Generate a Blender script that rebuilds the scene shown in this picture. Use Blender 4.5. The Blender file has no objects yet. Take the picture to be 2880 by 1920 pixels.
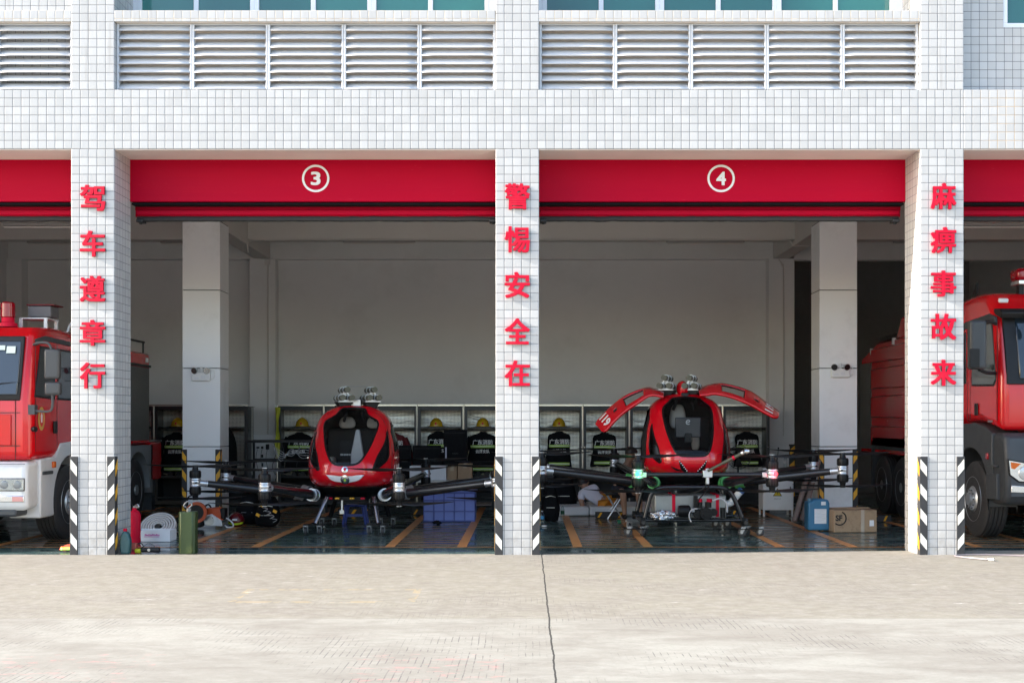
import bpy, bmesh, math, random
from mathutils import Vector, Matrix, noise
random.seed(11)
SC = bpy.context.scene
COL = SC.collection
PI = math.pi
D0, F, CX, HY, EYE = 14.5, 3451.0, 1482.0, 1188.0, 1.56   # measured from the photograph
def s_at(Y): return F / (D0 + Y)
def U(px, py, Y):
    s = s_at(Y); return Vector(((px - CX) / s, Y, EYE + (HY - py) / s))
ORG = {}
# ------------------------------------------------------------------ materials
def nt(name):
    m = bpy.data.materials.new(name); m.use_nodes = True
    t = m.node_tree; t.nodes.clear()
    return m, t
class G:
    """small node graph helper"""
    def __init__(s, t): s.t = t
    def n(s, typ, **kw):
        x = s.t.nodes.new(typ)
        for k, v in kw.items(): setattr(x, k, v)
        return x
    def put(s, sock, v):
        if v is None: return
        if isinstance(v, bpy.types.NodeSocket): s.t.links.new(v, sock)
        elif isinstance(v, (tuple, list)) and len(v) == 3 and sock.type == 'RGBA': sock.default_value = (*v, 1)
        else: sock.default_value = v
    def m(s, op, a, b=None, c=None, clamp=False):
        x = s.n('ShaderNodeMath', operation=op, use_clamp=clamp)
        s.put(x.inputs[0], a)
        if b is not None: s.put(x.inputs[1], b)
        if c is not None: s.put(x.inputs[2], c)
        return x.outputs[0]
    def mix(s, f, a, b, bt='MIX'):
        x = s.n('ShaderNodeMix', data_type='RGBA', blend_type=bt)
        s.put(x.inputs[0], f); s.put(x.inputs[6], a); s.put(x.inputs[7], b)
        return x.outputs[2]
    def noise(s, vec, scale, detail=3, rough=.5, dist=0):
        x = s.n('ShaderNodeTexNoise')
        if vec is not None: s.put(x.inputs['Vector'], vec)
        x.inputs['Scale'].default_value = scale; x.inputs['Detail'].default_value = detail
        x.inputs['Roughness'].default_value = rough; x.inputs['Distortion'].default_value = dist
        return x.outputs['Fac']
    def pos(s):
        g = s.n('ShaderNodeNewGeometry'); return g.outputs['Position'], g.outputs['Normal']
    def obj(s): return s.n('ShaderNodeTexCoord').outputs['Object']
    def scale(s, v, sc):
        x = s.n('ShaderNodeVectorMath', operation='MULTIPLY'); s.put(x.inputs[0], v); x.inputs[1].default_value = sc
        return x.outputs[0]
    def sep(s, v):
        x = s.n('ShaderNodeSeparateXYZ'); s.put(x.inputs[0], v); return x.outputs
    def comb(s, a, b, c=0.0):
        x = s.n('ShaderNodeCombineXYZ'); s.put(x.inputs[0], a); s.put(x.inputs[1], b); s.put(x.inputs[2], c); return x.outputs[0]
    def step(s, v, lo, hi):
        x = s.n('ShaderNodeMapRange', interpolation_type='SMOOTHSTEP'); s.put(x.inputs[0], v)
        x.inputs[1].default_value = lo; x.inputs[2].default_value = hi; return x.outputs[0]
    def bump(s, h, strength, dist=.01, normal=None):
        x = s.n('ShaderNodeBump'); s.put(x.inputs['Height'], h); x.inputs['Strength'].default_value = strength
        x.inputs['Distance'].default_value = dist
        if normal is not None: s.put(x.inputs['Normal'], normal)
        return x.outputs[0]
    def out(s, **kw):
        b = s.n('ShaderNodeBsdfPrincipled'); o = s.n('ShaderNodeOutputMaterial')
        names = dict(color='Base Color', rough='Roughness', metal='Metallic', normal='Normal', coat='Coat Weight',
                     coatr='Coat Roughness', emit='Emission Color', es='Emission Strength', spec='Specular IOR Level', trans='Transmission Weight', sheen='Sheen Weight')
        for k, v in kw.items(): s.put(b.inputs[names[k]], v)
        s.t.links.new(b.outputs[0], o.inputs[0]); return b
def mat(name, col, rough=.5, metal=0, coat=0, var=.12, nscale=8, bump=0, bscale=60, spec=.5, sheen=0, rv=.15, dirt=None):
    m, t = nt(name); g = G(t); p = g.obj()
    n1 = g.noise(p, nscale, 5, .6)
    f = g.m('MULTIPLY_ADD', n1, 2 * var, 1 - var)
    c = g.n('ShaderNodeVectorMath', operation='SCALE'); c.inputs[0].default_value = col; g.put(c.inputs['Scale'], f)
    cc = c.outputs[0]
    if dirt:
        n3 = g.step(g.noise(p, dirt[1], 6, .65), .5, .72); cc = g.mix(g.m('MULTIPLY', n3, dirt[2]), cc, dirt[0])
    r = g.m('MULTIPLY_ADD', g.noise(p, nscale * 2.7, 4), rv, rough - rv / 2, clamp=True)
    nb = g.bump(g.noise(p, bscale, 4, .6), bump, .005) if bump else None
    g.out(color=cc, rough=r, metal=metal, coat=coat, coatr=.05, normal=nb, spec=spec, sheen=sheen)
    return m
def emit(name, col, st):
    m, t = nt(name); g = G(t); p = g.obj()
    g.out(color=col, emit=col, es=g.m('MULTIPLY_ADD', g.noise(p, 30), .1, st), rough=.4); return m
def glass(name, tint, op, rough=.03, refl=1.0):
    """thin tinted pane: transparent part times tint plus fresnel reflection plus a little dark body"""
    m, t = nt(name); g = G(t)
    tr = g.n('ShaderNodeBsdfTransparent'); tr.inputs[0].default_value = (*tint, 1)
    gl = g.n('ShaderNodeBsdfGlossy'); gl.inputs['Roughness'].default_value = rough; gl.inputs[0].default_value = (refl, refl, refl, 1)
    df = g.n('ShaderNodeBsdfPrincipled'); df.inputs['Base Color'].default_value = (tint[0] * .05, tint[1] * .05, tint[2] * .05, 1); df.inputs['Roughness'].default_value = .05
    lw = g.n('ShaderNodeLayerWeight'); lw.inputs[0].default_value = .22
    dust = g.m('MULTIPLY_ADD', g.noise(g.obj(), 3, 4), .06, op)
    a = g.n('ShaderNodeMixShader'); g.put(a.inputs[0], dust); g.put(a.inputs[1], tr.outputs[0]); g.put(a.inputs[2], df.outputs[0])
    b = g.n('ShaderNodeMixShader'); g.put(b.inputs[0], g.m('MULTIPLY_ADD', lw.outputs['Fresnel'], .75, .01, clamp=True)); g.put(b.inputs[1], a.outputs[0]); g.put(b.inputs[2], gl.outputs[0])
    o = g.n('ShaderNodeOutputMaterial'); g.put(o.inputs[0], b.outputs[0]); return m
def tile_mat(name, u0, pu=.1, v0=4.79, pv=.1, col=(.505, .497, .484), grout=(.062, .065, .069), rust=0):
    m, t = nt(name); g = G(t); P, N = g.pos(); x, y, z = g.sep(P); nx, ny, nz = g.sep(N)
    ax = g.m('GREATER_THAN', g.m('ABSOLUTE', nx), .7); az = g.m('GREATER_THAN', g.m('ABSOLUTE', nz), .7)
    def sel(f, a, b): return g.m('ADD', g.m('MULTIPLY', g.m('SUBTRACT', 1, f), a), g.m('MULTIPLY', f, b))
    cu = sel(ax, g.m('DIVIDE', g.m('SUBTRACT', x, u0), pu), g.m('DIVIDE', y, .1))
    cv = sel(az, g.m('DIVIDE', g.m('SUBTRACT', z, v0), pv), g.m('DIVIDE', y, .1))
    w = g.noise(P, 6, 2)                      # uneven laying
    cu = g.m('ADD', cu, g.m('MULTIPLY_ADD', w, .06, -.03)); 
    fu = g.m('FRACT', g.m('ADD', cu, 200)); fv = g.m('FRACT', g.m('ADD', cv, 200))
    iu = g.m('FLOOR', cu); iv = g.m('FLOOR', cv)
    wn = g.n('ShaderNodeTexWhiteNoise', noise_dimensions='3D'); g.put(wn.inputs['Vector'], g.comb(iu, iv, ax)); rc = g.sep(wn.outputs['Color'])
    du = g.m('MINIMUM', fu, g.m('SUBTRACT', 1, fu)); dv = g.m('MINIMUM', fv, g.m('SUBTRACT', 1, fv)); d = g.m('MINIMUM', du, dv)
    gn = g.noise(P, 9, 4, .6)
    lo = g.m('MULTIPLY_ADD', gn, .034, .010)
    gm = g.m('SUBTRACT', 1, g.m('GREATER_THAN', d, lo))
    gc = g.mix(g.step(gn, .35, .7), grout, (grout[0] * 2.4, grout[1] * 2.4, grout[2] * 2.4))
    if rust: gc = g.mix(g.m('MULTIPLY', g.step(g.noise(P, 1.3, 3), .42, .6), rust), gc, (.5, .33, .16))
    v = g.m('MULTIPLY_ADD', rc[0], .13, .92)
    tc = g.n('ShaderNodeVectorMath', operation='SCALE'); g.put(tc.inputs[0], g.mix(g.m('MULTIPLY', rc[1], .25), col, (col[0] * .97, col[1] * .98, col[2] * 1.03))); g.put(tc.inputs['Scale'], v)
    st = g.step(g.noise(g.scale(P, (2.2, 2.2, .5)), 1.6, 6, .65), .52, .8)
    c1 = g.mix(g.m('MULTIPLY', st, .22), tc.outputs[0], (.40, .36, .31))
    run = g.m('MULTIPLY', g.step(g.noise(g.scale(P, (5, 5, .45)), 2.1, 4, .6), .56, .70), g.step(z, 4.95, 5.5)); c1 = g.mix(g.m('MULTIPLY', run, .30), c1, (.30, .26, .22))
    low = g.m('MULTIPLY', g.m('SUBTRACT', 1, g.step(z, .0, .45)), g.step(g.noise(P, 7, 5, .7), .40, .65)); c1 = g.mix(g.m('MULTIPLY', low, .45), c1, (.26, .22, .17))
    chip = g.m('GREATER_THAN', g.noise(P, 23, 3, .6), .76)
    c1 = g.mix(g.m('MULTIPLY', chip, .45), c1, (.33, .31, .29))
    c2 = g.mix(gm, c1, gc)
    ed = g.step(d, 0, .12)
    tilt = g.m('ADD', g.m('MULTIPLY', g.m('SUBTRACT', rc[1], .5), fu), g.m('MULTIPLY', g.m('SUBTRACT', rc[2], .5), fv))
    h = g.m('ADD', g.m('MULTIPLY', ed, .55), g.m('MULTIPLY', tilt, .5))
    h = g.m('ADD', h, g.m('MULTIPLY', g.noise(P, 26, 2), .35))
    rr = g.m('ADD', g.m('MULTIPLY', gm, .5), g.m('MULTIPLY_ADD', rc[2], .12, .16))
    g.out(color=c2, rough=rr, normal=g.bump(h, .55, .004), spec=.4); return m
# ------------------------------------------------------------------ mesh builder
class MB:
    def __init__(s): s.v = []; s.f = []
    def add(s, vs, fs):
        k = len(s.v); s.v += [tuple(v) for v in vs]; s.f += [tuple(i + k for i in f) for f in fs]; return s
    def box(s, x0, x1, y0, y1, z0, z1, R=None, c=None):
        vs = [Vector(p) for p in ((x0, y0, z0), (x1, y0, z0), (x1, y1, z0), (x0, y1, z0), (x0, y0, z1), (x1, y0, z1), (x1, y1, z1), (x0, y1, z1))]
        if R is not None:
            c = Vector(c) if c is not None else Vector(((x0 + x1) / 2, (y0 + y1) / 2, (z0 + z1) / 2)); vs = [R @ (v - c) + c for v in vs]
        return s.add(vs, [(0, 3, 2, 1), (4, 5, 6, 7), (0, 1, 5, 4), (1, 2, 6, 5), (2, 3, 7, 6), (3, 0, 4, 7)])
    def cyl(s, a, b, r0, r1=None, n=16, caps=True):
        r1 = r0 if r1 is None else r1; a, b = Vector(a), Vector(b); d = (b - a).normalized()
        q = d.to_track_quat('Z', 'Y'); vs = []
        for p, r in ((a, r0), (b, r1)):
            for i in range(n): vs.append(p + q @ Vector((r * math.cos(2 * PI * i / n), r * math.sin(2 * PI * i / n), 0)))
        fs = [(i, (i + 1) % n, n + (i + 1) % n, n + i) for i in range(n)]
        if caps: fs += [tuple(range(n - 1, -1, -1)), tuple(range(n, 2 * n))]
        return s.add(vs, fs)
    def tube(s, pts, r, n=8, sub=4, caps=True):
        P = smooth(pts, sub) if sub > 1 else [Vector(p) for p in pts]
        R = r if callable(r) else (lambda t: r); vs = []; fs = []; m = len(P); q = None
        for i, p in enumerate(P):
            d = (P[min(i + 1, m - 1)] - P[max(i - 1, 0)]).normalized()
            if q is None: q = d.to_track_quat('Z', 'Y'); dp = d
            else: q = dp.rotation_difference(d) @ q; dp = d
            rr = R(i / (m - 1))
            for k in range(n): vs.append(p + q @ Vector((rr * math.cos(2 * PI * k / n), rr * math.sin(2 * PI * k / n), 0)))
        for i in range(m - 1):
            for k in range(n): fs.append((i * n + k, i * n + (k + 1) % n, (i + 1) * n + (k + 1) % n, (i + 1) * n + k))
        if caps: fs += [tuple(range(n - 1, -1, -1)), tuple(range((m - 1) * n, m * n))]
        return s.add(vs, fs)
    def lathe(s, prof, c=(0, 0, 0), n=24, axis='Z', closed=False):
        c = Vector(c); vs = []; fs = []; m = len(prof)
        for r, h in prof:
            for k in range(n):
                a = 2 * PI * k / n; u, w = r * math.cos(a), r * math.sin(a)
                vs.append(c + Vector({'Z': (u, w, h), 'Y': (u, h, -w), 'X': (h, u, w)}[axis]))
        for i in range(m - 1):
            for k in range(n): fs.append((i * n + k, i * n + (k + 1) % n, (i + 1) * n + (k + 1) % n, (i + 1) * n + k))
        if closed:
            for k in range(n): fs.append(((m - 1) * n + k, (m - 1) * n + (k + 1) % n, (k + 1) % n, k))
        else:
            if prof[0][0] > 1e-5: fs.append(tuple(range(n - 1, -1, -1)))
            if prof[-1][0] > 1e-5: fs.append(tuple(range((m - 1) * n, m * n)))
        return s.add(vs, fs)
    def prism(s, poly, d0, d1, ax='Y'):
        """poly in the plane across axis ax: Y->(x,z)  X->(y,z)  Z->(x,y)"""
        f = {'Y': lambda p, d: (p[0], d, p[1]), 'X': lambda p, d: (d, p[0], p[1]), 'Z': lambda p, d: (p[0], p[1], d)}[ax]
        n = len(poly); vs = [f(p, d0) for p in poly] + [f(p, d1) for p in poly]
        fs = [tuple(range(n)), tuple(range(2 * n - 1, n - 1, -1))] + [(i, n + i, n + (i + 1) % n, (i + 1) % n) for i in range(n)]
        return s.add(vs, fs)
    def ell(s, c, r, n=16, m=10, R=None, z0=-1, z1=1):
        c = Vector(c); vs = []; fs = []
        for i in range(m + 1):
            a = math.asin(z0) + (math.asin(z1) - math.asin(z0)) * i / m
            for k in range(n):
                b = 2 * PI * k / n; v = Vector((r[0] * math.cos(a) * math.cos(b), r[1] * math.cos(a) * math.sin(b), r[2] * math.sin(a)))
                vs.append(c + (R @ v if R is not None else v))
        for i in range(m):
            for k in range(n): fs.append((i * n + k, i * n + (k + 1) % n, (i + 1) * n + (k + 1) % n, (i + 1) * n + k))
        return s.add(vs, fs)
    def grid(s, fn, nu, nv, keep=None, closed=False):
        vs = [fn(i / nu, j / nv) for j in range(nv + 1) for i in range(nu + (0 if closed else 1))]; w = nu + (0 if closed else 1); fs = []
        for j in range(nv):
            for i in range(nu):
                if keep and not keep((i + .5) / nu, (j + .5) / nv): continue
                fs.append((j * w + i, j * w + (i + 1) % w, (j + 1) * w + (i + 1) % w, (j + 1) * w + i))
        return s.add(vs, fs)
    def build(s, name, m, parent=None, bevel=0, smooth=True, ang=35, solid=0, seg=2, weld=False, loc=None):
        o_ = Vector(ORG.get(parent.name, (0, 0, 0))) if parent else (Vector(loc) if loc is not None else Vector((0, 0, 0)))
        me = bpy.data.meshes.new(name)
        me.from_pydata([Vector(v) - o_ for v in s.v], [], s.f)
        bm = bmesh.new(); bm.from_mesh(me)
        if weld: bmesh.ops.remove_doubles(bm, verts=bm.verts, dist=1e-5)
        bmesh.ops.dissolve_degenerate(bm, dist=1e-7, edges=bm.edges)
        if not solid: bmesh.ops.recalc_face_normals(bm, faces=bm.faces)
        bm.to_mesh(me); bm.free()
        if smooth:
            me.polygons.foreach_set('use_smooth', [True] * len(me.polygons)); me.set_sharp_from_angle(angle=math.radians(ang))
        o = bpy.data.objects.new(name, me); COL.objects.link(o); me.materials.append(m)
        if parent:
            o.parent = parent; ORG[o.name] = ORG.get(parent.name, (0, 0, 0))
        else: o.location = o_; ORG[o.name] = tuple(o_)
        if solid:
            q = o.modifiers.new('s', 'SOLIDIFY'); q.thickness = solid; q.offset = 0
        if bevel:
            q = o.modifiers.new('b', 'BEVEL'); q.width = bevel; q.segments = seg; q.limit_method = 'ANGLE'; q.angle_limit = math.radians(40)
        return o
def smooth(pts, sub):
    P = [Vector(p) for p in pts]
    if len(P) < 3: return P
    out = []
    for i in range(len(P) - 1):
        a, b, c, d = P[max(i - 1, 0)], P[i], P[i + 1], P[min(i + 2, len(P) - 1)]
        for k in range(sub):
            t = k / sub
            out.append(.5 * ((2 * b) + (-a + c) * t + (2 * a - 5 * b + 4 * c - d) * t * t + (-a + 3 * b - 3 * c + d) * t ** 3))
    out.append(P[-1]); return out
def lerp_tab(tab, x):
    """smooth interpolation of [(x, a, b, ...)]"""
    if x <= tab[0][0]: return tab[0][1:]
    if x >= tab[-1][0]: return tab[-1][1:]
    for i in range(len(tab) - 1):
        if tab[i][0] <= x <= tab[i + 1][0]:
            a, b, c, d = tab[max(i - 1, 0)], tab[i], tab[i + 1], tab[min(i + 2, len(tab) - 1)]
            t = (x - b[0]) / (c[0] - b[0]); h = c[0] - b[0]; r = []
            for k in range(1, len(b)):
                m0 = (c[k] - a[k]) / (c[0] - a[0]) * h; m1 = (d[k] - b[k]) / (d[0] - b[0]) * h
                r.append((2 * t ** 3 - 3 * t * t + 1) * b[k] + (t ** 3 - 2 * t * t + t) * m0 + (-2 * t ** 3 + 3 * t * t) * c[k] + (t ** 3 - t * t) * m1)
            return r
def inpoly(p, poly):
    x, y = p; c = False; n = len(poly)
    for i in range(n):
        (x1, y1), (x2, y2) = poly[i], poly[(i + 1) % n]
        if (y1 > y) != (y2 > y) and x < (x2 - x1) * (y - y1) / (y2 - y1) + x1: c = not c
    return c
def thing(name, label, cat, loc=(0, 0, 0), group=None, rz=0):
    o = bpy.data.objects.new(name, None); COL.objects.link(o); o.location = loc; o.rotation_euler = (0, 0, rz); o.empty_display_size = .1
    ORG[o.name] = tuple(loc); tag(o, label, cat, group); return o
def tag(o, label=None, cat=None, group=None, kind=None):
    if label: o['label'] = label
    if cat: o['category'] = cat
    if group: o['group'] = group
    if kind: o['kind'] = kind
    return o
def structure(o): o['kind'] = 'structure'; return o
def copy_tree(o, parent=None, loc=None, label=None, rz=None):
    c = o.copy(); COL.objects.link(c)
    if parent: c.parent = parent
    if loc is not None: c.location = loc
    if rz is not None: c.rotation_euler = (0, 0, rz)
    if label: c['label'] = label
    for ch in [x for x in o.children]: copy_tree(ch, c)
    return c
def text_mesh(body, size=1.0, offset=0.0, extrude=0.0, res=4, shear=0, space=1):
    cu = bpy.data.curves.new('t', 'FONT'); cu.body = body; cu.size = size; cu.offset = offset; cu.extrude = extrude; cu.resolution_u = res
    cu.align_x = 'CENTER'; cu.align_y = 'CENTER'; cu.shear = shear; cu.space_character = space
    o = bpy.data.objects.new('t', cu); COL.objects.link(o); bpy.context.view_layer.update()
    dg = bpy.context.evaluated_depsgraph_get(); me = bpy.data.meshes.new_from_object(o.evaluated_get(dg))
    bpy.data.objects.remove(o); bpy.data.curves.remove(cu)
    vs = [v.co.copy() for v in me.vertices]; fs = [tuple(p.vertices) for p in me.polygons]; bpy.data.meshes.remove(me)
    xs = [v.x for v in vs]; ys = [v.y for v in vs]
    if xs:
        mx, my = (min(xs) + max(xs)) / 2, (min(ys) + max(ys)) / 2
        vs = [Vector((v.x - mx, v.y - my, v.z)) for v in vs]
    return vs, fs
def text(name, body, size, fn, m, parent=None, offset=0, extrude=0.0, w=None, h=None, res=3, shear=0, space=1, loc=None, bold=0):
    """fn maps text (x, y, z) to the world; w / h fit the text to a size"""
    vs, fs = text_mesh(body, size, offset, extrude, res, shear, space)
    if w:
        k = w / max(1e-6, max(v.x for v in vs) - min(v.x for v in vs)); vs = [Vector((v.x * k, v.y, v.z)) for v in vs]
    if h:
        k = h / max(1e-6, max(v.y for v in vs) - min(v.y for v in vs)); vs = [Vector((v.x, v.y * k, v.z)) for v in vs]
    b = MB()
    for k, (dx, dy) in enumerate(((0, 0),) if not bold else ((-1, -1), (1, -1), (-1, 1), (1, 1), (-.4, 1), (.4, -1), (1, .3), (-1, -.3))):
        b.add([fn(Vector((v.x + dx * bold, v.y + dy * bold * .7, v.z + .0003 * k * (1 if v.z >= 0 else -1)))) for v in vs], fs)
    return b.build(name, m, parent, smooth=False, loc=loc)
def Rz(a): return Matrix.Rotation(a, 3, 'Z')
def Rx(a): return Matrix.Rotation(a, 3, 'X')
def Ry(a): return Matrix.Rotation(a, 3, 'Y')
# ------------------------------------------------------------------ palette
PX = [-10.15, -5.131, -.1135, 4.905, 9.93]      # column centres
HW = .256                                       # half width of a tiled column
M = {}
M['tile_beam'] = tile_mat('tile_beam', PX[1] + HW, .1)
M['tile_beam_rusty'] = tile_mat('tile_beam_rusty', PX[3] + HW, .1, rust=.8)
M['tile_sill'] = tile_mat('tile_sill', PX[1] + HW, .1, v0=6.427, grout=(.27, .23, .17), rust=.25)
M['tile_recess'] = tile_mat('tile_recess', PX[3] + HW + .07, .1, v0=5.49)
for i, x in enumerate(PX): M['tile_col%d' % i] = tile_mat('tile_col', x - HW, .1024)
M['soffit'] = mat('soffit', (.74, .65, .60), .7, var=.1, nscale=2.5, bump=.15)
M['soffit_dirty'] = mat('soffit_dirty', (.72, .64, .56), .8, var=.2, nscale=5, bump=.2)
M['plaster'] = mat('plaster', (.74, .74, .73), .75, var=.06, nscale=1.3, bump=.1, bscale=35, dirt=((.40, .39, .36), .9, .15))
M['plaster_beam'] = mat('plaster_beam', (.62, .60, .57), .7, var=.06, nscale=1.5, bump=.1)
M['dark_wall'] = mat('dark_wall', (.04, .04, .039), .8); M['rear_wall'] = mat('rear_wall', (.24, .235, .23), .8)
M['cladding'] = mat('cladding', (.85, .86, .87), .38, var=.03, nscale=1.5, rv=.1, dirt=((.45, .44, .43), 1.4, .25))
M['joint'] = mat('joint', (.05, .055, .055), .7)
M['silver'] = mat('silver', (.56, .575, .60), .4, .0, var=.04, nscale=3, rv=.1)
M['white_frame'] = mat('white_frame', (.72, .75, .80), .4, var=.04)
M['red_panel'] = None
M['black'] = mat('black_plastic', (.012, .012, .013), .45, var=.25, rv=.2, spec=.3)
M['rubber'] = mat('rubber', (.028, .028, .03), .62, var=.3, nscale=14, bump=.15, rv=.2)
M['white'] = mat('white_paint', (.78, .78, .77), .4, var=.04)
M['letter_red'] = mat('letter_red', (.58, .0005, .028), .6, var=.08, nscale=6, spec=.25, dirt=((.62, .05, .06), 5, .35))
M['yellow'] = mat('reflective_yellow', (.85, .42, .02), .35, var=.1, nscale=20)
M['refl_white'] = mat('reflective_white', (.80, .79, .72), .35, var=.06, nscale=14, dirt=((.8, .72, .5), 9, .5))
M['orange_line'] = mat('orange_line', (.60, .26, .085), .42, var=.14, nscale=7, dirt=((.24, .13, .06), 2.5, .4))
M['chrome'] = mat('chrome', (.62, .63, .64), .14, 1, var=.05)
M['steel'] = mat('steel', (.48, .49, .50), .30, .9, var=.12, nscale=5)
M['carton'] = mat('carton', (.34, .23, .14), .8, var=.14, nscale=6, bump=.2, dirt=((.10, .07, .045), 11, .45))
M['paper'] = mat('paper', (.72, .73, .75), .7, var=.03)
M['cloth_black'] = mat('cloth_black', (.008, .0085, .010), .9, var=.35, nscale=9, bump=.5, bscale=40, spec=.15)
M['text_white'] = mat('text_white', (.80, .82, .80), .6)
# red shutter housing: thin ribs, light scratches
def _red():
    m, t = nt('red_steel'); g = G(t); P, N = g.pos(); x, y, z = g.sep(P)
    rib = g.m('POWER', g.m('ABSOLUTE', g.m('SINE', g.m('MULTIPLY', z, 2 * PI / .09))), 22)
    n1 = g.noise(g.scale(P, (.6, 1, 6)), 2.2, 5, .6)
    sc = g.m('GREATER_THAN', g.noise(g.scale(P, (3, 1, 26)), 3, 3, .6), .70)
    c = g.mix(g.m('MULTIPLY', n1, .45), (.46, .0004, .020), (.37, .0004, .028)); c = g.mix(g.m('MULTIPLY', sc, .25), c, (.6, .08, .1))
    g.out(color=c, rough=g.m('MULTIPLY_ADD', n1, .2, .4), spec=.09, normal=g.bump(g.m('ADD', g.m('MULTIPLY', rib, -.12), g.m('MULTIPLY', n1, .6)), .35, .006)); return m
M['red_panel'] = _red()
# window glass of the storey above: blue green coated panes that mirror the sky
def _teal():
    m, t = nt('teal_glass'); g = G(t); P, N = g.pos(); x, y, z = g.sep(P)
    n = g.noise(g.scale(P, (.5, 1, .35)), .9, 2)
    c = g.mix(g.step(n, .35, .65), (.020, .110, .112), (.035, .18, .165))
    g.out(color=c, rough=.04, spec=.7, normal=g.bump(g.noise(P, .8, 1), .08, .02)); return m
M['teal'] = _teal()
# yard concrete
def _apron():
    m, t = nt('concrete'); g = G(t); P, N = g.pos(); x, y, z = g.sep(P)
    near = g.step(g.m('ADD', y, g.m('MULTIPLY', g.noise(g.scale(P, (.8, 4, 1)), 2, 2), .05)), -4.72, -4.66)   # 0 near slab, 1 far slab
    big = g.noise(g.scale(P, (.55, 1, 1)), .8, 8, .68); str_ = g.noise(g.scale(P, (.6, 1.5, 1)), 2.2, 9, .74, .4); fine = g.noise(P, 34, 5, .7); mid = g.noise(g.scale(P, (1, 1.3, 1)), 6.5, 8, .76)
    c = g.mix(near, (.302, .290, .250), (.222, .203, .158))
    c = g.mix(g.m('MULTIPLY', g.step(big, .42, .58), .55), c, (.195, .175, .145))
    c = g.mix(g.m('MULTIPLY', g.step(str_, .42, .64), .48), c, (.165, .145, .12))
    c = g.mix(g.m('MULTIPLY', g.step(mid, .38, .72), g.m('MULTIPLY_ADD', near, .30, .15)), c, (.40, .375, .335))
    c = g.mix(g.m('MULTIPLY_ADD', g.step(fine, .35, .75), .20, 0), c, (.25, .235, .21))
    patch = g.step(g.noise(g.scale(P, (.9, 1.3, 1)), 4.1, 9, .78), .44, .70); c = g.mix(g.m('MULTIPLY', patch, .26), c, (.17, .15, .125))
    c = g.mix(g.m('MULTIPLY', g.step(g.noise(g.scale(P, (.8, 2.0, 1)), 9, 6, .76), .52, .72), .25), c, (.43, .41, .37))
    grit = g.step(g.noise(P, 17, 9, .82), .50, .66); c = g.mix(g.m('MULTIPLY', grit, .20), c, (.13, .115, .095))
    # cut grooves running towards the building, showing in worn patches
    wob = g.m('MULTIPLY', g.noise(P, 1.5, 2), .03)
    gx = g.m('FRACT', g.m('DIVIDE', g.m('ADD', g.m('ADD', x, wob), 40), .048)); gd = g.m('ABSOLUTE', g.m('SUBTRACT', gx, .5))
    pm = g.step(g.noise(g.scale(P, (.5, .7, 1)), 1.3, 3, .5), .46, .58)
    br = g.step(g.noise(g.scale(P, (1.6, 1.4, 1)), 2.6, 5, .7), .46, .58)
    gw = g.m('MULTIPLY', g.m('LESS_THAN', gd, .075), g.m('MULTIPLY', pm, br))
    c = g.mix(g.m('MULTIPLY', gw, g.m('MULTIPLY_ADD', near, -.42, .85)), c, (.12, .11, .10))
    # joints and the wandering crack
    def line(v, at, w, wn, sc_): 
        q = g.m('ADD', v, g.m('MULTIPLY_ADD', g.noise(P, sc_, 4, .6), wn, -wn / 2)); return g.m('LESS_THAN', g.m('ABSOLUTE', g.m('SUBTRACT', q, at)), w)
    j1 = line(y, -4.70, .008, .02, 6); j2 = line(y, -5.52, .005, .02, 5)
    c = g.mix(g.m('MULTIPLY', j1, .6), c, (.2, .18, .15)); c = g.mix(g.m('MULTIPLY', j2, .35), c, (.3, .22, .2))
    j3 = line(x, .175, .0065, .035, 2.6); c = g.mix(g.m('MULTIPLY', j3, .93), c, (.03, .028, .025))
    j4 = line(x, -4.88, .004, .03, 3); c = g.mix(g.m('MULTIPLY', j4, .5), c, (.25, .22, .18))
    # faded paint: yellow dashes, red patches, pale scuffs
    def band(v, a, b): return g.m('MULTIPLY', g.m('GREATER_THAN', v, a), g.m('LESS_THAN', v, b))
    dash = g.m('GREATER_THAN', g.noise(P, 7, 2), .5)
    yr = g.m('MAXIMUM', g.m('MULTIPLY', band(x, -2.6, -1.0), g.m('MAXIMUM', band(y, -3.05, -2.99), band(y, -3.85, -3.77))), g.m('MULTIPLY', band(y, -3.85, -2.99), g.m('MAXIMUM', band(x, -2.62, -2.55), band(x, -1.05, -.98))))
    c = g.mix(g.m('MULTIPLY', g.m('MULTIPLY', yr, dash), .28), c, (.50, .36, .14))
    rd = g.m('MULTIPLY', g.step(g.noise(g.scale(P, (1.2, 2, 1)), 5.5, 4, .7), .54, .66), g.m('MULTIPLY', band(y, -7.3, -6.2), g.m('MAXIMUM', band(x, -1.15, -.1), g.m('MAXIMUM', band(x, 3.6, 4.5), band(x, -3.7, -2.4)))))
    c = g.mix(g.m('MULTIPLY', rd, .30), c, (.55, .2, .2))
    sf = g.m('MULTIPLY', g.step(g.noise(g.scale(P, (1.1, 5, 1)), 2.6, 4, .6), .66, .72), band(y, -4, -1.5)); c = g.mix(g.m('MULTIPLY', sf, .5), c, (.75, .73, .7))
    spots = g.m('GREATER_THAN', g.noise(P, 21, 2, .5), .76); c = g.mix(g.m('MULTIPLY', spots, .35), c, (.12, .11, .1))
    h = g.m('ADD', g.m('MULTIPLY', fine, .5), g.m('MULTIPLY', mid, .4)); h = g.m('SUBTRACT', h, g.m('MULTIPLY', gw, .8)); h = g.m('SUBTRACT', h, j3)
    g.out(color=c, rough=g.m('MULTIPLY_ADD', fine, .2, .72), normal=g.bump(h, .4, .006), spec=.3); return m
M['apron'] = _apron()
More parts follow.
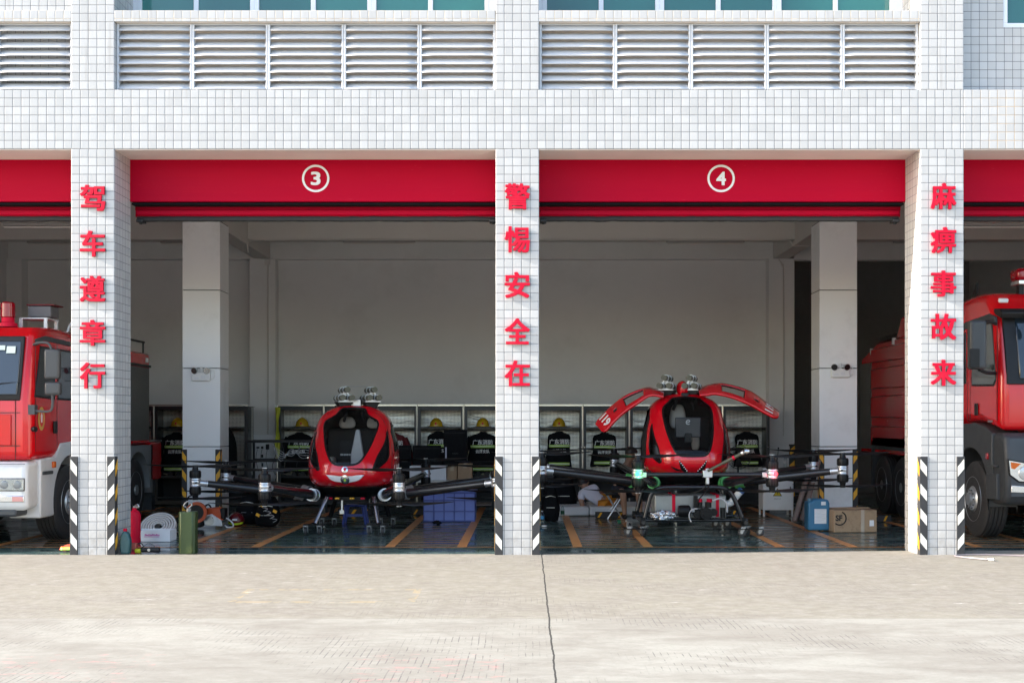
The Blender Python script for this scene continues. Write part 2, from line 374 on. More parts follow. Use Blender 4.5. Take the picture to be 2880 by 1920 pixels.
def _floor():
    m, t = nt('epoxy_floor'); g = G(t); P, N = g.pos()
    a = g.noise(P, 1.6, 6, .65); b = g.noise(g.scale(P, (1, 3.2, 1)), 2.4, 6, .7)
    c = g.mix(g.step(a, .35, .68), (.034, .072, .072), (.072, .112, .108)); c = g.mix(g.m('MULTIPLY', g.step(b, .50, .72), .55), c, (.15, .17, .162))
    w = g.step(g.noise(g.scale(P, (1, 2.2, 1)), 1.5, 4, .6), .40, .62)
    g.out(color=c, rough=g.m('MULTIPLY_ADD', w, .26, .07), spec=.6, normal=g.bump(g.noise(P, 11, 3), .045, .01)); return m
M['floor'] = _floor()
# ------------------------------------------------------------------ ground
b = MB(); b.add([(-150, -150, 0), (150, -150, 0), (150, .12, 0), (4.9, .5, 0), (-.11, .1, 0), (-5.1, .03, 0), (-10.6, .03, 0), (-150, .03, 0)], [tuple(range(8))])
structure(b.build('yard', M['apron'], smooth=False))
b = MB(); b.box(-150, 150, -.2, 150, -.5, -.03); structure(b.build('ground', mat('earth', (.2, .19, .16), .9), smooth=False))
b = MB(); b.box(-10.3, 10.1, -.05, 13.2, -.028, -.004); structure(b.build('floor', M['floor'], smooth=False))
b = MB(); zz = .002
for (x0, x1) in ((-9.8, -9.0), (-6.8, -5.77), (-4.4, -3.36), (-1.79, -.76), (.58, 1.59), (3.13, 4.17), (5.63, 6.66), (8.2, 9.2)):
    for xa in (x0, x1 - .12): b.add([(xa, .9, -.001), (xa + .12, .9, -.001), (xa + .12, 8.2, -.001), (xa, 8.2, -.001)], [(0, 1, 2, 3)])
    k = .9 + .31
    while k < 8.2: b.add([(x0 + .12, k, -.002), (x1 - .12, k, -.002), (x1 - .12, k + .052, -.002), (x0 + .12, k + .052, -.002)], [(0, 1, 2, 3)]); k += .31
b.add([(-10, .872, .001), (10, .872, .001), (10, .93, .001), (-10, .93, .001)], [(0, 1, 2, 3)])
structure(b.build('floor_marking', M['orange_line'], smooth=False))
# ------------------------------------------------------------------ fire station
ST = thing('fire_station', 'white tiled fire station with open bays numbered 3 and 4', 'building', (0, 0, 0))
for i, x in enumerate(PX):
    b = MB(); b.box(x - HW, x + HW, 0, .6, -.3, 4.79); b.build('column', M['tile_col%d' % i], ST, smooth=False, bevel=.006)
    b = MB(); b.box(x - HW, x + HW, 0, .75, 5.49, 9.2); b.build('upper_column', M['tile_col%d' % i], ST, smooth=False, bevel=.006)
    if 0 < i < 4:
        pass
for (x0, x1, mm) in ((-10.406, PX[3] + HW, 'tile_beam'), (PX[3] + HW, 10.19, 'tile_beam_rusty')):
    b = MB(); b.box(x0, x1, 0, .6, 4.79, 5.49); b.build('ring_beam', M[mm], ST, smooth=False, bevel=.005)
bays = [(PX[i] + HW, PX[i + 1] - HW) for i in range(4)]
for i, (x0, x1) in enumerate(bays):
    # soffit board rising slightly towards the shutter box
    b = MB(); b.add([(x0, .012, 4.788), (x1, .012, 4.788), (x1, .6, 4.80), (x0, .6, 4.80), (x0, .012, 4.78), (x1, .012, 4.78), (x1, .57, 4.786), (x0, .57, 4.786)], [(4, 5, 6, 7), (0, 1, 5, 4), (2, 3, 7, 6)])
    b.build('soffit', M['soffit'], ST, smooth=False)
    # shutter box, curtain edge, bottom bar, rubber
    xa, xb = x0 - .0, x1 + .0
    b = MB(); b.prism([(.565, 4.276), (.572, 4.80), (.9, 4.80), (.9, 4.276), (.60, 4.276), (.585, 4.268)], xa, xb, 'X'); h = b.build('shutter_box', M['red_panel'], ST, smooth=False, bevel=.004)
    if i in (1, 2):
        cx = U(887.7, 502, .56)[0] if i == 1 else U(2028.2, 501, .56)[0]; cz = 1.56 + (HY - 502) / s_at(.56)
        r = MB(); n = 48; vs = []; 
        for k in range(n):
            a = 2 * PI * k / n
            for rr in (.142, .168): vs += [(cx + rr * math.cos(a), .5625, cz + rr * math.sin(a)), (cx + rr * math.cos(a), .5675, cz + rr * math.sin(a))]
        r.add(vs, [q for k in range(n) for q in ((4 * k, 4 * k + 2, 4 * ((k + 1) % n) + 2, 4 * ((k + 1) % n)), (4 * k + 2, 4 * k + 3, 4 * ((k + 1) % n) + 3, 4 * ((k + 1) % n) + 2), (4 * k + 1, 4 * k, 4 * ((k + 1) % n), 4 * ((k + 1) % n) + 1))])
        r.build('number_ring', M['white'], h, smooth=False)
        text('number', '34'[i - 1], .3, lambda v: (cx + v.x, .5625 - v.z, cz + v.y), M['white'], h, extrude=.002, h=.155, w=.105, res=8, bold=.007)
    b = MB(); b.box(xa, xb, .78, .86, 4.12, 5.2)
    for k in range(14): b.box(xa, xb, .768, .782, 4.20 + k * .07, 4.245 + k * .07)
    c = b.build('roller_shutter', M['red_panel'], ST, smooth=False)
    b = MB(); b.box(xa + .01, xb - .01, .60, .764, 4.240, 4.262); b.build('slot_shade_strip', M['cloth_black'], c, smooth=False)  # added black strip: deep shade of the slot put in as dark colour
    b = MB(); b.box(xa + .02, xb - .02, .735, .88, 4.135, 4.198); b.build('bottom_bar', M['red_panel'], c, bevel=.01)
    def rub(u, v):
        x = xa + .02 + u * (xb - xa - .04); w = .006 * noise.noise((x * 5, i * 3, 0)) + .003 * noise.noise((x * 21, i, 0)); a = 2 * PI * v
        return (x, .81 + .045 * math.cos(a), 4.100 + w + (.036 + .004 * noise.noise((x * 9, 1, 0))) * math.sin(a))
    b = MB(); b.grid(rub, 160, 8); b.build('rubber_seal', M['rubber'], c)
    b = MB()
    for x in (xa + .02, xb - .10): b.box(x, x + .08, .74, .90, 4.05, 4.085); b.cyl((x + .04, .8, 4.03), (x + .04, .8, 4.09), .02, n=8)
    b.build('end_roller', M['rubber'], c, bevel=.005)
# louvres and windows above
def louvre(x0, x1, n):
    L = MB(); fw = .03
    L.box(x0, x0 + fw, .06, .14, 5.49, 6.295); L.box(x1 - fw, x1, .06, .14, 5.49, 6.295); L.box(x0 + fw, x1 - fw, .07, .14, 5.492, 5.507)
    L.box(x0 + fw, x1 - fw, .07, .14, 6.277, 6.293)
    f = L.build('louvre', M['silver'], ST, smooth=False, bevel=.004)
    p = (x1 - x0) / n
    for k in range(1, n):
        m_ = MB(); xx = x0 + p * k; m_.box(xx - .026, xx - .002, .052, .13, 5.507, 6.277); m_.box(xx + .002, xx + .026, .050, .13, 5.507, 6.277); m_.build('mullion', M['silver'], f, smooth=False, bevel=.005)
    for k in range(n):
        q = MB(); xa = x0 + p * k + .028; xb = x0 + p * (k + 1) - .028
        for j in range(8):
            z = 5.508 + j * .099; sag = .003 * math.sin(k * 7 + j * 3)
            def f2(u, v, z=z, j=j, sag=sag):
                prof = [(.128, .090), (.124, .088), (.096, .060), (.068, .030), (.050, .010), (.052, .000)]
                t = v * 5; a = min(4, int(t)); w = t - a; yy = prof[a][0] * (1 - w) + prof[a + 1][0] * w; zz = prof[a][1] * (1 - w) + prof[a + 1][1] * w
                return (xa + u * (xb - xa), yy, z + zz + (sag + .0025 * noise.noise((xa * 3 + u * 3, j * 1.7, k))) * math.sin(PI * u))
            q.grid(f2, 6, 5)
        q.build('slats', M['silver'], f, solid=.003)
def window(x0, x1, y, z0, z1, parent, splits=(.5,)):
    f = MB(); t = .055
    f.box(x0, x1, y - .03, y + .04, z0, z0 + t); f.box(x0, x1, y - .03, y + .04, z1 - t, z1); f.box(x0, x0 + t, y - .03, y + .04, z0 + t, z1 - t); f.box(x1 - t, x1, y - .03, y + .04, z0 + t, z1 - t)
    for k in splits: xx = x0 + (x1 - x0) * k; f.box(xx - .03, xx + .03, y - .02, y + .035, z0 + t, z1 - t)
    w = f.build('window', M['white_frame'], parent, smooth=False, bevel=.005)
    ed = [x0 + t] + [x0 + (x1 - x0) * k for k in splits] + [x1 - t]
    for k in range(len(ed) - 1):
        g_ = MB(); g_.box(ed[k] + (.03 if k else 0), ed[k + 1] - (.03 if k < len(ed) - 2 else 0), y, y + .012, z0 + t, z1 - t); g_.build('pane', M['teal'], w, smooth=False)
for i, (x0, x1) in enumerate(bays):
    b = MB()
    if i < 3: b.box(x0, x1, .0, .75, 6.295, 6.427)
    if b.v: b.build('window_sill', M['tile_sill'], ST, smooth=False, bevel=.004)
    if i < 3:
        b = MB(); b.add([(x0, .004, 6.2935), (x1, .004, 6.2935), (x1, .6, 6.2935), (x0, .6, 6.2935)], [(0, 1, 2, 3)]); b.build('sill_underside', M['soffit_dirty'], ST, smooth=False)
        if i == 0: louvre(x0 + .004, x1 - .004, 5)
        else: louvre(x0 + .004, x1 - .004, 5)
        b = MB(); b.box(x0, x1, .30, .44, 5.49, 6.295); b.build('louvre_back_wall', M['tile_recess'] if i == 0 else M['soffit_dirty'], ST, smooth=False)
    if i in (1, 2):
        xs = [x0 + .05] + ([U(p, 0, .75)[0] for p in (792, 964 + 14)] if i == 1 else [U(p, 0, .75)[0] for p in (1945, 2126)]) + [x1 - .10]
        a, c = xs[0], xs[-1]; p = (c - a) / 3
        
        for ja, jb in ((x0, a), (c, x1)): b = MB(); b.box(ja, jb, .69, .76, 6.427, 8.3); b.build('window_jamb', M['white_frame'], ST, smooth=False)
        for k in range(3): window(a + p * k, a + p * (k + 1), .72, 6.42, 8.3, ST)
        b = MB(); b.box(x0, x1, .0, .75, 8.3, 9.2); b.build('upper_wall', M['tile_beam'], ST, smooth=False)
    if i == 0:
        b = MB(); b.box(x0, x1, .03, .75, 6.427, 9.2); b.build('upper_wall', M['tile_beam'], ST, smooth=False)
    if i == 3:
        wx = U(2822, 0, .23)[0]
        b = MB(); b.box(x0, wx, .23, .75, 5.49, 9.2); b.box(wx, x1, .23, .75, 5.49, 6.30); b.box(wx, x1, .23, .75, 8.3, 9.2); b.build('upper_wall', M['tile_recess'], ST, smooth=False)
        window(wx, wx + 1.6, .27, 6.30, 8.3, ST); window(wx + 1.6, x1, .27, 6.30, 8.3, ST)
b = MB(); b.box(-10.45, 10.25, -.05, 13.6, 9.2, 9.5); b.build('roof', M['cladding'], ST, smooth=False)
b = MB(); b.box(-10.4, 10.19, .76, 13.5, 5.62, 5.95); b.build('ceiling', M['plaster'], ST, smooth=False)
b = MB(); b.box(-10.4, 10.19, .6, .755, 5.0, 5.8); b.build('lintel_wall', M['plaster'], ST, smooth=False)
b = MB(); b.box(-10.4, 5.2, 9.6, 9.8, -.3, 5.62); b.box(5.05, 5.2, 9.8, 13.3, -.3, 5.62); b.build('back_wall', M['plaster'], ST, smooth=False)
b = MB(); b.box(5.2, 10.19, 13.1, 13.3, -.3, 5.62); b.build('rear_room_wall', M['rear_wall'], ST, smooth=False)
for x0, x1 in ((-10.4, -10.1), (9.95, 10.19)):
    b = MB(); b.box(x0, x1, .6, 13.3, -.3, 5.62); b.build('side_wall', M['plaster'], ST, smooth=False)
b = MB(); b.box(-10.4, -10.15, .76, 13.4, 5.95, 9.2); b.box(9.95, 10.19, .76, 13.4, 5.95, 9.2); b.box(-10.15, 9.95, 13.3, 13.4, -.3, 9.2); b.build('outer_wall', M['tile_beam'], ST, smooth=False)
# inner beams
b = MB(); b.box(-10.1, -5.3, 7.45, 7.75, 4.83, 5.62); b.box(-5.0, 4.8, 7.45, 7.75, 4.83, 5.62); b.box(5.1, 9.95, 7.45, 7.75, 4.83, 5.62); b.build('cross_beam', M['plaster_beam'], ST, smooth=False, bevel=.01)
b = MB(); b.box(-10.1, -5.3, 9.38, 9.6, 4.74, 5.62); b.box(-5.0, 4.8, 9.38, 9.6, 4.74, 5.62); b.box(5.2, 9.95, 9.38, 9.6, 4.72, 5.62); b.build('rear_beam', M['plaster'], ST, smooth=False, bevel=.01)
for x0, x1 in ((-5.3, -5.0), (4.8, 5.1)):
    b = MB(); b.box(x0, x1, .76, 9.6, 4.74, 5.62); b.build('long_beam', M['plaster_beam'], ST, smooth=False, bevel=.01)
for x0, x1 in ((-5.38, -4.88), (4.69, 5.19), (-10.1, -9.8)):
    b = MB(); b.box(x0, x1, 9.30, 9.6, -.01, 4.74); b.build('pilaster', M['plaster'], ST, smooth=False, bevel=.01)
for cx, mir in ((-5.13, 1), (4.905, -1)):
    c = MB(); c.box(cx - .285, cx + .285, 4.845, 5.375, -.01, 4.74); c = c.build('inner_column', M['joint'], ST, smooth=False)
    for (z0, z1) in ((0, 1.175), (1.187, 2.41), (2.422, 3.64), (3.652, 4.725)):
        b = MB(); b.box(cx - .297, cx + .297, 4.83, 5.39, z0, z1); b.build('cladding_panel', M['cladding'], c, smooth=False, bevel=.006)
    b = MB(); b.box(cx - .22, cx + .2, 4.87, 5.2, 4.73, 4.9); b.build('broken_edge', M['plaster_beam'], c, smooth=False)
# conduits
b = MB()
b.tube([(-4.98, 7.42, 4.60), (-4.99, 7.42, 4.74), (-4.93, 7.42, 4.81), (-4.6, 7.42, 4.82)], .012, 6)
b.tube([(-4.6, 7.42, 4.82), (4.5, 7.42, 4.82)], .011, 6)
b.tube([(4.5, 7.42, 4.82), (4.68, 7.42, 4.81), (4.74, 7.42, 4.74), (4.80, 7.42, 4.71), (5.12, 7.42, 4.72), (5.2, 7.42, 4.77)], .012, 6)
b.tube([(-5.02, 9.28, 4.7), (-5.02, 9.28, 1.3)], .013, 6); b.box(-5.08, -4.98, 9.24, 9.3, 4.62, 4.72)
b.tube([(4.88, 9.28, 4.72), (4.95, 9.28, 4.6), (4.97, 9.28, 4.3), (4.97, 9.28, 1.3)], .013, 6)
b.build('conduit', M['plaster_beam'], ST)
# ------------------------------------------------------------------ raised characters on the columns
POSW = ['topmost', 'second from the top', 'middle', 'second from the bottom', 'lowest']
COLW = ['left', 'middle', 'right']
rows = [('驾车遵章行', 262.5, (557.6, 686, 812.7, 936, 1056)), ('警惕安全在', 1455, (553.5, 674, 802, 932, 1050)), ('麻痹事故来', 2652, (552.7, 676, 798, 919, 1048))]
for ci, (chs, px, ys) in enumerate(rows):
    for k, ch in enumerate(chs):
        p = U(px, ys[k], 0)
        o = text('sign_character', ch, .3, lambda v: (p.x + v.x, -.020 - v.z, p.z + v.y), M['letter_red'], None, extrude=.010, w=.28, h=.295, res=3, bold=.0085, loc=(p.x, -.02, p.z))
        tag(o, 'raised red character %s, %s on the %s tiled column' % (ch, POSW[k], COLW[ci]), 'sign', 'red characters on the columns')
# ------------------------------------------------------------------ rubber corner guards
def guard(cx, y, side, h, w, group, label, col_front, col_side, up=1, n=4, name='corner_guard'):
    """L section standing on a column corner at x = cx, column front at y; side = +1 when the other leg runs on the right face"""
    t = .012
    T = thing(name, label, 'corner guard', (cx, y, 0), group)
    b = MB(); xi = cx - side * w; xo = cx + side * t
    poly = [(xi, y - t), (xo, y - t), (xo, y + w), (cx + side * .001, y + w), (cx + side * .001, y - .001), (xi, y - .001)]
    b.prism(poly, 0.0, h, 'Z'); b.build('rubber_body', M['rubber'], T, smooth=False, bevel=.005)
    st = h / n
    for k in range(n):
        z0 = st * k + .055; hh = .205
        a = xi + side * .012; c = cx + side * .001
        sl = .09
        q = MB(); q.prism([(a, z0), (c, z0 + sl), (c, z0 + hh), (a, z0 + hh - sl)], y - t - .0025, y - t + .001, 'Y'); q.build('reflective_stripe', M[col_front], T, smooth=False)
        q = MB(); q.prism([(y + .002, z0), (y + w - .012, z0 + sl), (y + w - .012, z0 + hh), (y + .002, z0 + hh - sl)], xo - side * .001, xo + side * .0025, 'X'); q.build('reflective_stripe', M[col_side], T, smooth=False)
for i in (1, 2, 3):
    for sd in (-1, 1):
        guard(PX[i] + sd * HW, 0, sd, 1.16, .085, 'corner guards on the tiled columns', 'black rubber corner guard with white stripes on the %s corner of the %s tiled column' % ('left' if sd < 0 else 'right', COLW[i - 1]), 'refl_white', 'yellow', up=1)
for cx, nm in ((-5.13, 'left'), (4.905, 'right')):
    for sd in (-1, 1):
        guard(cx + sd * .297, 4.83, sd, 1.14, .075, 'corner guards inside the hall', 'black and yellow guard on the %s corner of the %s inner column' % ('left' if sd < 0 else 'right', nm), 'yellow', 'yellow', up=1)
guard(5.19, 9.3, 1, 1.14, .11, 'corner guards inside the hall', 'black and yellow guard on the pilaster beside the dark doorway', 'yellow', 'yellow')
# ------------------------------------------------------------------ emergency lights, tube lamps, sockets
def elight(cx, z, which):
    T = thing('emergency_light', 'white twin spot emergency light with a box on the %s inner column' % which, 'emergency light', (cx, 4.83, z), 'emergency lights on the inner columns')
    b = MB(); b.box(cx - .145, cx + .145, 4.77, 4.828, z - .085, z + .055); b.build('battery_box', M['white'], T, bevel=.012, smooth=False)
    b = MB(); b.box(cx + .0, cx + .07, 4.766, 4.7705, z - .05, z + .0); b.box(cx - .11, cx - .03, 4.766, 4.7705, z - .055, z - .025); b.build('label', M['paper'], T, smooth=False)
    b = MB(); b.cyl((cx, 4.80, z + .055), (cx, 4.80, z + .14), .022, n=10); b.box(cx - .10, cx + .10, 4.785, 4.81, z + .075, z + .09); b.build('bracket', M['white'], T)
    for s in (-1, 1):
        h = MB(); a = Vector((cx + s * .085, 4.80, z + .085)); d = Vector((s * .35, -1, -.25)).normalized(); h.cyl(a - d * .02, a + d * .05, .032, .055, n=18); l = h.build('lamp_head', M['steel'], T)
        q = MB(); q.cyl(a + d * .046, a + d * .053, .048, .048, n=18); q.build('lens', M['black'] if which == 'right' else M['chrome'], l)
    b = MB(); b.tube([(cx + .145, 4.8, z - .06), (cx + .2, 4.81, z - .03), (cx + .2, 4.82, z + .07), (cx + .13, 4.81, z + .10)], .006, 6); b.build('cable', M['white'], T)
elight(U(566, 0, 4.8)[0], U(0, 1056, 4.8)[2], 'left'); elight(U(2363, 0, 4.8)[0], U(0, 1046, 4.8)[2], 'right')
M['lamp_body'] = mat('lamp_body', (.30, .29, .28), .5)
def tube_lamp(x0, x1, y, z, label):
    T = thing('tube_lamp', label, 'lamp', ((x0 + x1) / 2, y, z), 'tube lamps under the beams')
    b = MB(); b.box(x0, x1, y - .03, y + .03, z, z + .035); b.build('batten', M['lamp_body'], T, smooth=False, bevel=.005)
    b = MB(); b.cyl((x0 + .02, y, z - .016), (x1 - .02, y, z - .016), .013, n=10); b.build('tube', M['plaster_beam'], T)
tube_lamp(-9.0, -7.7, 7.6, 4.79, 'unlit tube lamp under the beam, far left bay'); tube_lamp(-6.6, -5.5, 7.6, 4.79, 'unlit tube lamp left of the left inner column')
tube_lamp(-3.3, -2.0, 7.5, 4.785, 'unlit tube lamp under the beam above the left aircraft'); tube_lamp(2.5, 3.9, 7.5, 4.785, 'unlit tube lamp under the beam above the right aircraft')
tube_lamp(6.6, 7.9, 7.6, 4.79, 'unlit tube lamp in the far right bay')
for x0, x1, y, w_ in ((-7.3, -5.9, 2.6, 'above the left fire truck'), (6.0, 7.4, 2.6, 'above the right fire truck')):
    tube_lamp(x0, x1, y, 4.30, 'unlit tube lamp hanging ' + w_)
def socket(x, y, z, n, label):
    T = thing('socket_plate', label, 'socket', (x, y, z))
    for k in range(n):
        b = MB(); b.box(x + k * .092, x + k * .092 + .086, y - .012, y, z, z + .086); b.build('cover', M['white'], T, smooth=False, bevel=.004)
    b = MB(); b.box(x + .03, x + .055, y - .035, y - .012, z + .03, z + .06); b.tube([(x + .04, y - .03, z + .03), (x + .02, y - .04, z - .15), (x - .02, y - .03, z - .4), (x - .04, y - .02, z - .8)], .006, 6); b.build('plug', M['black'], T)
socket(4.83, 9.3, U(0, 1266, 9.3)[2], 3, 'white triple wall socket with a black plug on the rear pilaster')
# ------------------------------------------------------------------ wheel stops
def wheel_stop(x0, x1, y, label):
    T = thing('wheel_stop', label, 'wheel stop', ((x0 + x1) / 2, y, 0), 'black and yellow wheel stops'); w = x1 - x0
    b = MB(); b.prism([(y - .075, 0), (y + .075, 0), (y + .06, .10), (y - .03, .10)], x0, x1, 'X'); b.build('rubber_block', M['rubber'], T, smooth=False, bevel=.008)
    n = 3; st = w / n; q = MB()
    for k in range(n):
        a = x0 + st * k + .03; c = a + st * .5
        q = MB(); q.add([(a, y - .077, .012), (c - .05, y - .077, .012), (c, y - .036, .09), (a + .05, y - .036, .09)], [(0, 1, 2, 3)]); q.build('yellow_stripe', M['yellow'], T, smooth=False, solid=.004)
wheel_stop(-3.20, -2.62, 6.3, 'black and yellow wheel stop behind the left legs of the left aircraft')
wheel_stop(-1.95, -1.45, 6.3, 'black and yellow wheel stop left of the blue crate')
wheel_stop(1.12, 1.62, 5.6, 'black and yellow wheel stop in front of the mat')
wheel_stop(3.02, 3.55, 6.0, 'black and yellow wheel stop behind the right legs of the right aircraft')
wheel_stop(5.25, 5.75, 4.9, 'black and yellow wheel stop by the rear wheel of the right fire truck')
# ------------------------------------------------------------------ lockers
def _mesh():
    m, t = nt('perforated_steel'); g = G(t); P, N = g.pos(); x, y, z = g.sep(P)
    def fr(v): return g.m('ABSOLUTE', g.m('SUBTRACT', g.m('FRACT', g.m('MULTIPLY_ADD', v, 1 / .026, 500)), .5))
    hole = g.m('MULTIPLY', g.m('LESS_THAN', fr(x), .24), g.m('LESS_THAN', fr(z), .24))
    wave = g.noise(g.scale(P, (1.4, 1, 5.5)), 1.7, 3, .55, .6)
    c = g.mix(hole, (.92, .89, .80), (.05, .045, .04))
    g.out(color=c, metal=g.m('MULTIPLY_ADD', hole, -.35, .4), rough=g.m('MULTIPLY_ADD', hole, .4, .3), normal=g.bump(wave, .5, .05)); return m
M['mesh'] = _mesh()
M['locker'] = mat('locker_frame', (.045, .047, .05), .38, .6, var=.15)
M['helmet_yellow'] = mat('helmet_yellow', (.55, .34, .015), .25, var=.1, coat=.3)
M['lime'] = mat('lime_stripe', (.50, .80, .12), .5, var=.1, nscale=30); M['grey_stripe'] = mat('grey_stripe', (.72, .80, .66), .45, var=.1, nscale=40)
M['jacket_red'] = mat('jacket_red', (.13, .008, .012), .8, var=.2, bump=.4, bscale=30)
LY0, LY1 = 8.55, 9.20
M['trim'] = mat('bright_trim', (.80, .78, .70), .22, .6, var=.3, nscale=2)
def locker(x0, label, trim='chrome', first=False):
    w = .889; x1 = x0 + w; zt = 1.89
    T = thing('locker', label, 'locker', (x0 + w / 2, (LY0 + LY1) / 2, 0), 'open steel gear lockers along the rear wall')
    b = MB()
    for x in (x0, x1 - .07):
        b.box(x + .004, x + .066, LY0, LY0 + .05, 0.02, zt - .03); b.box(x + .01, x + .03, LY0 + .05, LY1, .02, zt - .03)
    b.box(x0 + .004, x1 - .004, LY0 + .004, LY0 + .04, zt - .10, zt - .03); b.box(x0 + .066, x1 - .066, LY0 + .004, LY0 + .04, .02, .10); b.box(x0 + .01, x1 - .01, LY0, LY1, zt - .03, zt - .022)
    b.box(x0 + .066, x1 - .07, LY0 + .01, LY0 + .04, .52, .56)
    b.build('frame', M['locker'], T, smooth=False, bevel=.006)
    b = MB(); b.box(x0, x1, LY0 - .012, LY0 + .02, zt - .02, zt + .012); b.cyl((x0 + .004, LY0 - .02, .05), (x0 + .004, LY0 - .02, zt - .02), .011, n=8); b.box(x0 - .016, x0 + .012, LY0 - .008, LY0 - .001, .05, zt - .025); b.build('bright_trim', M['trim'], T, smooth=False)
    b = MB(); b.box(x0 + .03, x1 - .03, LY1 - .14, LY1 - .13, .56, zt - .04); b.build('mesh_back', M['mesh'], T, smooth=False)
    b = MB(); b.box(x0 + .03, x1 - .03, LY1 - .14, LY1 - .13, .05, .55); b.build('lower_back', M['dark_wall'], T, smooth=False)
    b = MB(); b.box(x0 + .03, x1 - .03, LY0 + .06, LY1 - .15, 1.468, 1.478); b.box(x0 + .03, x1 - .03, LY0 + .05, LY0 + .062, 1.455, 1.48); b.build('shelf', M['locker'], T, smooth=False)
    b = MB(); b.box(x0 + .03, x1 - .03, LY0 + .06, LY1 - .15, .53, .54); b.build('lower_shelf', M['locker'], T, smooth=False)
    b = MB()
    for x in (x0 + .035, x1 - .035): b.cyl((x, LY0 - .03, 1.10), (x, LY0, 1.10), .013, n=8)
    b.build('catch', M['chrome'], T)
    b = MB(); b.cyl((x0 + .45, LY0 + .3, 1.478 - .05), (x0 + .45, LY0 + .3, 1.468), .006, n=6); b.cyl((x0 + .05, LY0 + .3, 1.42), (x1 - .05, LY0 + .3, 1.42), .012, n=8); b.build('clothes_rail', M['steel'], T)
    return T
def s_(y): return s_at(y)
lefts = [(780 + 131 * k - CX) / s_(8.55) for k in range(5)]; rights = [(1508 + 131 * k - CX) / s_(8.55) for k in range(5)]; fars = [(695 - 131 * (k + 1) - CX) / s_(8.55) for k in range(3)]
ordn = ['first', 'second', 'third', 'fourth', 'fifth']
for k, x in enumerate(lefts): locker(x, 'open gear locker behind the left aircraft, %s from the left' % ordn[k])
for k, x in enumerate(rights): locker(x, 'open gear locker behind the right aircraft, %s from the left' % ordn[k])
for k, x in enumerate(fars): locker(x, ['open gear locker just right of the left inner column', 'open gear locker left of the left inner column', 'open gear locker behind the left fire truck'][k])
def jacket(cx, label, red=False, w=.50, y=8.85, zt=1.38, zb=.62, tilt=0):
    """hanging tunic seen from behind: shoulders, collar, body with folds, two bands and the lettering"""
    zt += .03 * noise.noise((cx * 3, 1, 0)); w *= 1 + .12 * noise.noise((cx * 5, 2, 0)); tilt = tilt or .08 * noise.noise((cx * 4, 5, 0)); T = thing('jacket', label, 'jacket', (cx, y, zt), 'fire jackets hanging in the lockers')
    def S(u, v):
        z = zt + (zb - zt) * v
        tab = [(0, .05, .045), (.03, .07, .06), (.07, .17, .06), (.12, w * .44, .07), (.2, w * .47, .085), (.45, w * .46, .09), (.75, w * .52, .10), (1, w * .58, .10)]
        a, d = lerp_tab(tab, v); th = 2 * PI * u
        sx = math.copysign(abs(math.sin(th)) ** .8, math.sin(th)); cz = math.copysign(abs(math.cos(th)) ** .8, math.cos(th))
        f = 1 + .10 * math.sin(th * 7 + v * 5 + cx * 9) * v + .05 * noise.noise((cx * 7 + sx * 3, v * 5, 0))
        return Vector((cx + a * sx + tilt * v, y - d * cz * f, z + .02 * v * math.sin(th * 3 + cx)))
    b = MB(); b.grid(S, 48, 24, closed=True); body = b.build('cloth', M['jacket_red'] if red else M['cloth_black'], T, ang=80)
    for sgn in (-1, 1):
        if w > .48:
            q = MB(); q.tube([(cx + sgn * w * .42, y, zt - .11), (cx + sgn * w * .56, y - .01, zt - .28), (cx + sgn * w * .66, y - .03, zt - .50), (cx + sgn * w * .66, y - .03, zt - .64)], lambda t: .062 - .012 * t, 10); q.build('sleeve', M['jacket_red'] if red else M['cloth_black'], T)
    def on(x, z):
        v = (z - zt) / (zb - zt); a, d = lerp_tab([(0, .05, .045), (.12, w * .44, .07), (.2, w * .47, .085), (.45, w * .46, .09), (.75, w * .52, .10), (1, w * .58, .10)], v)
        r = max(-.96, min(.96, (x - cx - tilt * v) / a)); th = math.asin(abs(r) ** (1 / .8)); return y - d * (math.cos(th) ** .8) * 1.1 - .006
    for z0, z1 in ((zt - .305, zt - .255), (zb + .03, zb + .085)):
        for nm, a, c, mm, off in (('lime_band', z0, z1, 'lime', 0), ('grey_band', z0 + .017, z1 - .017, 'grey_stripe', .002)):
            q = MB(); q.grid(lambda u, v: (cx + (u - .5) * w * .86, on(cx + (u - .5) * w * .86, a + (c - a) * v) - off, a + (c - a) * v), 20, 1); q.build(nm, M[mm], T, solid=.002)
    text('lettering', '广东消防', .1, lambda v: (cx + v.x, on(cx + v.x, zt - .20) - .003, zt - .20 + v.y), M['text_white'], T, w=.38, h=.098, res=2, bold=.0032)
    text('lettering', '云浮支队', .07, lambda v: (cx + v.x, on(cx + v.x, zt - .37) - .003, zt - .37 + v.y), M['text_white'], T, w=.26, h=.068, res=2, bold=.0026)
    b = MB(); b.tube([(cx - .16, y, zt - .09), (cx, y, zt - .02), (cx + .16, y, zt - .09)], .008, 6); b.tube([(cx, y, zt - .02), (cx, y, zt + .03), (cx + .012, y, zt + .05)], .004, 5); b.build('hanger', M['steel'], T)
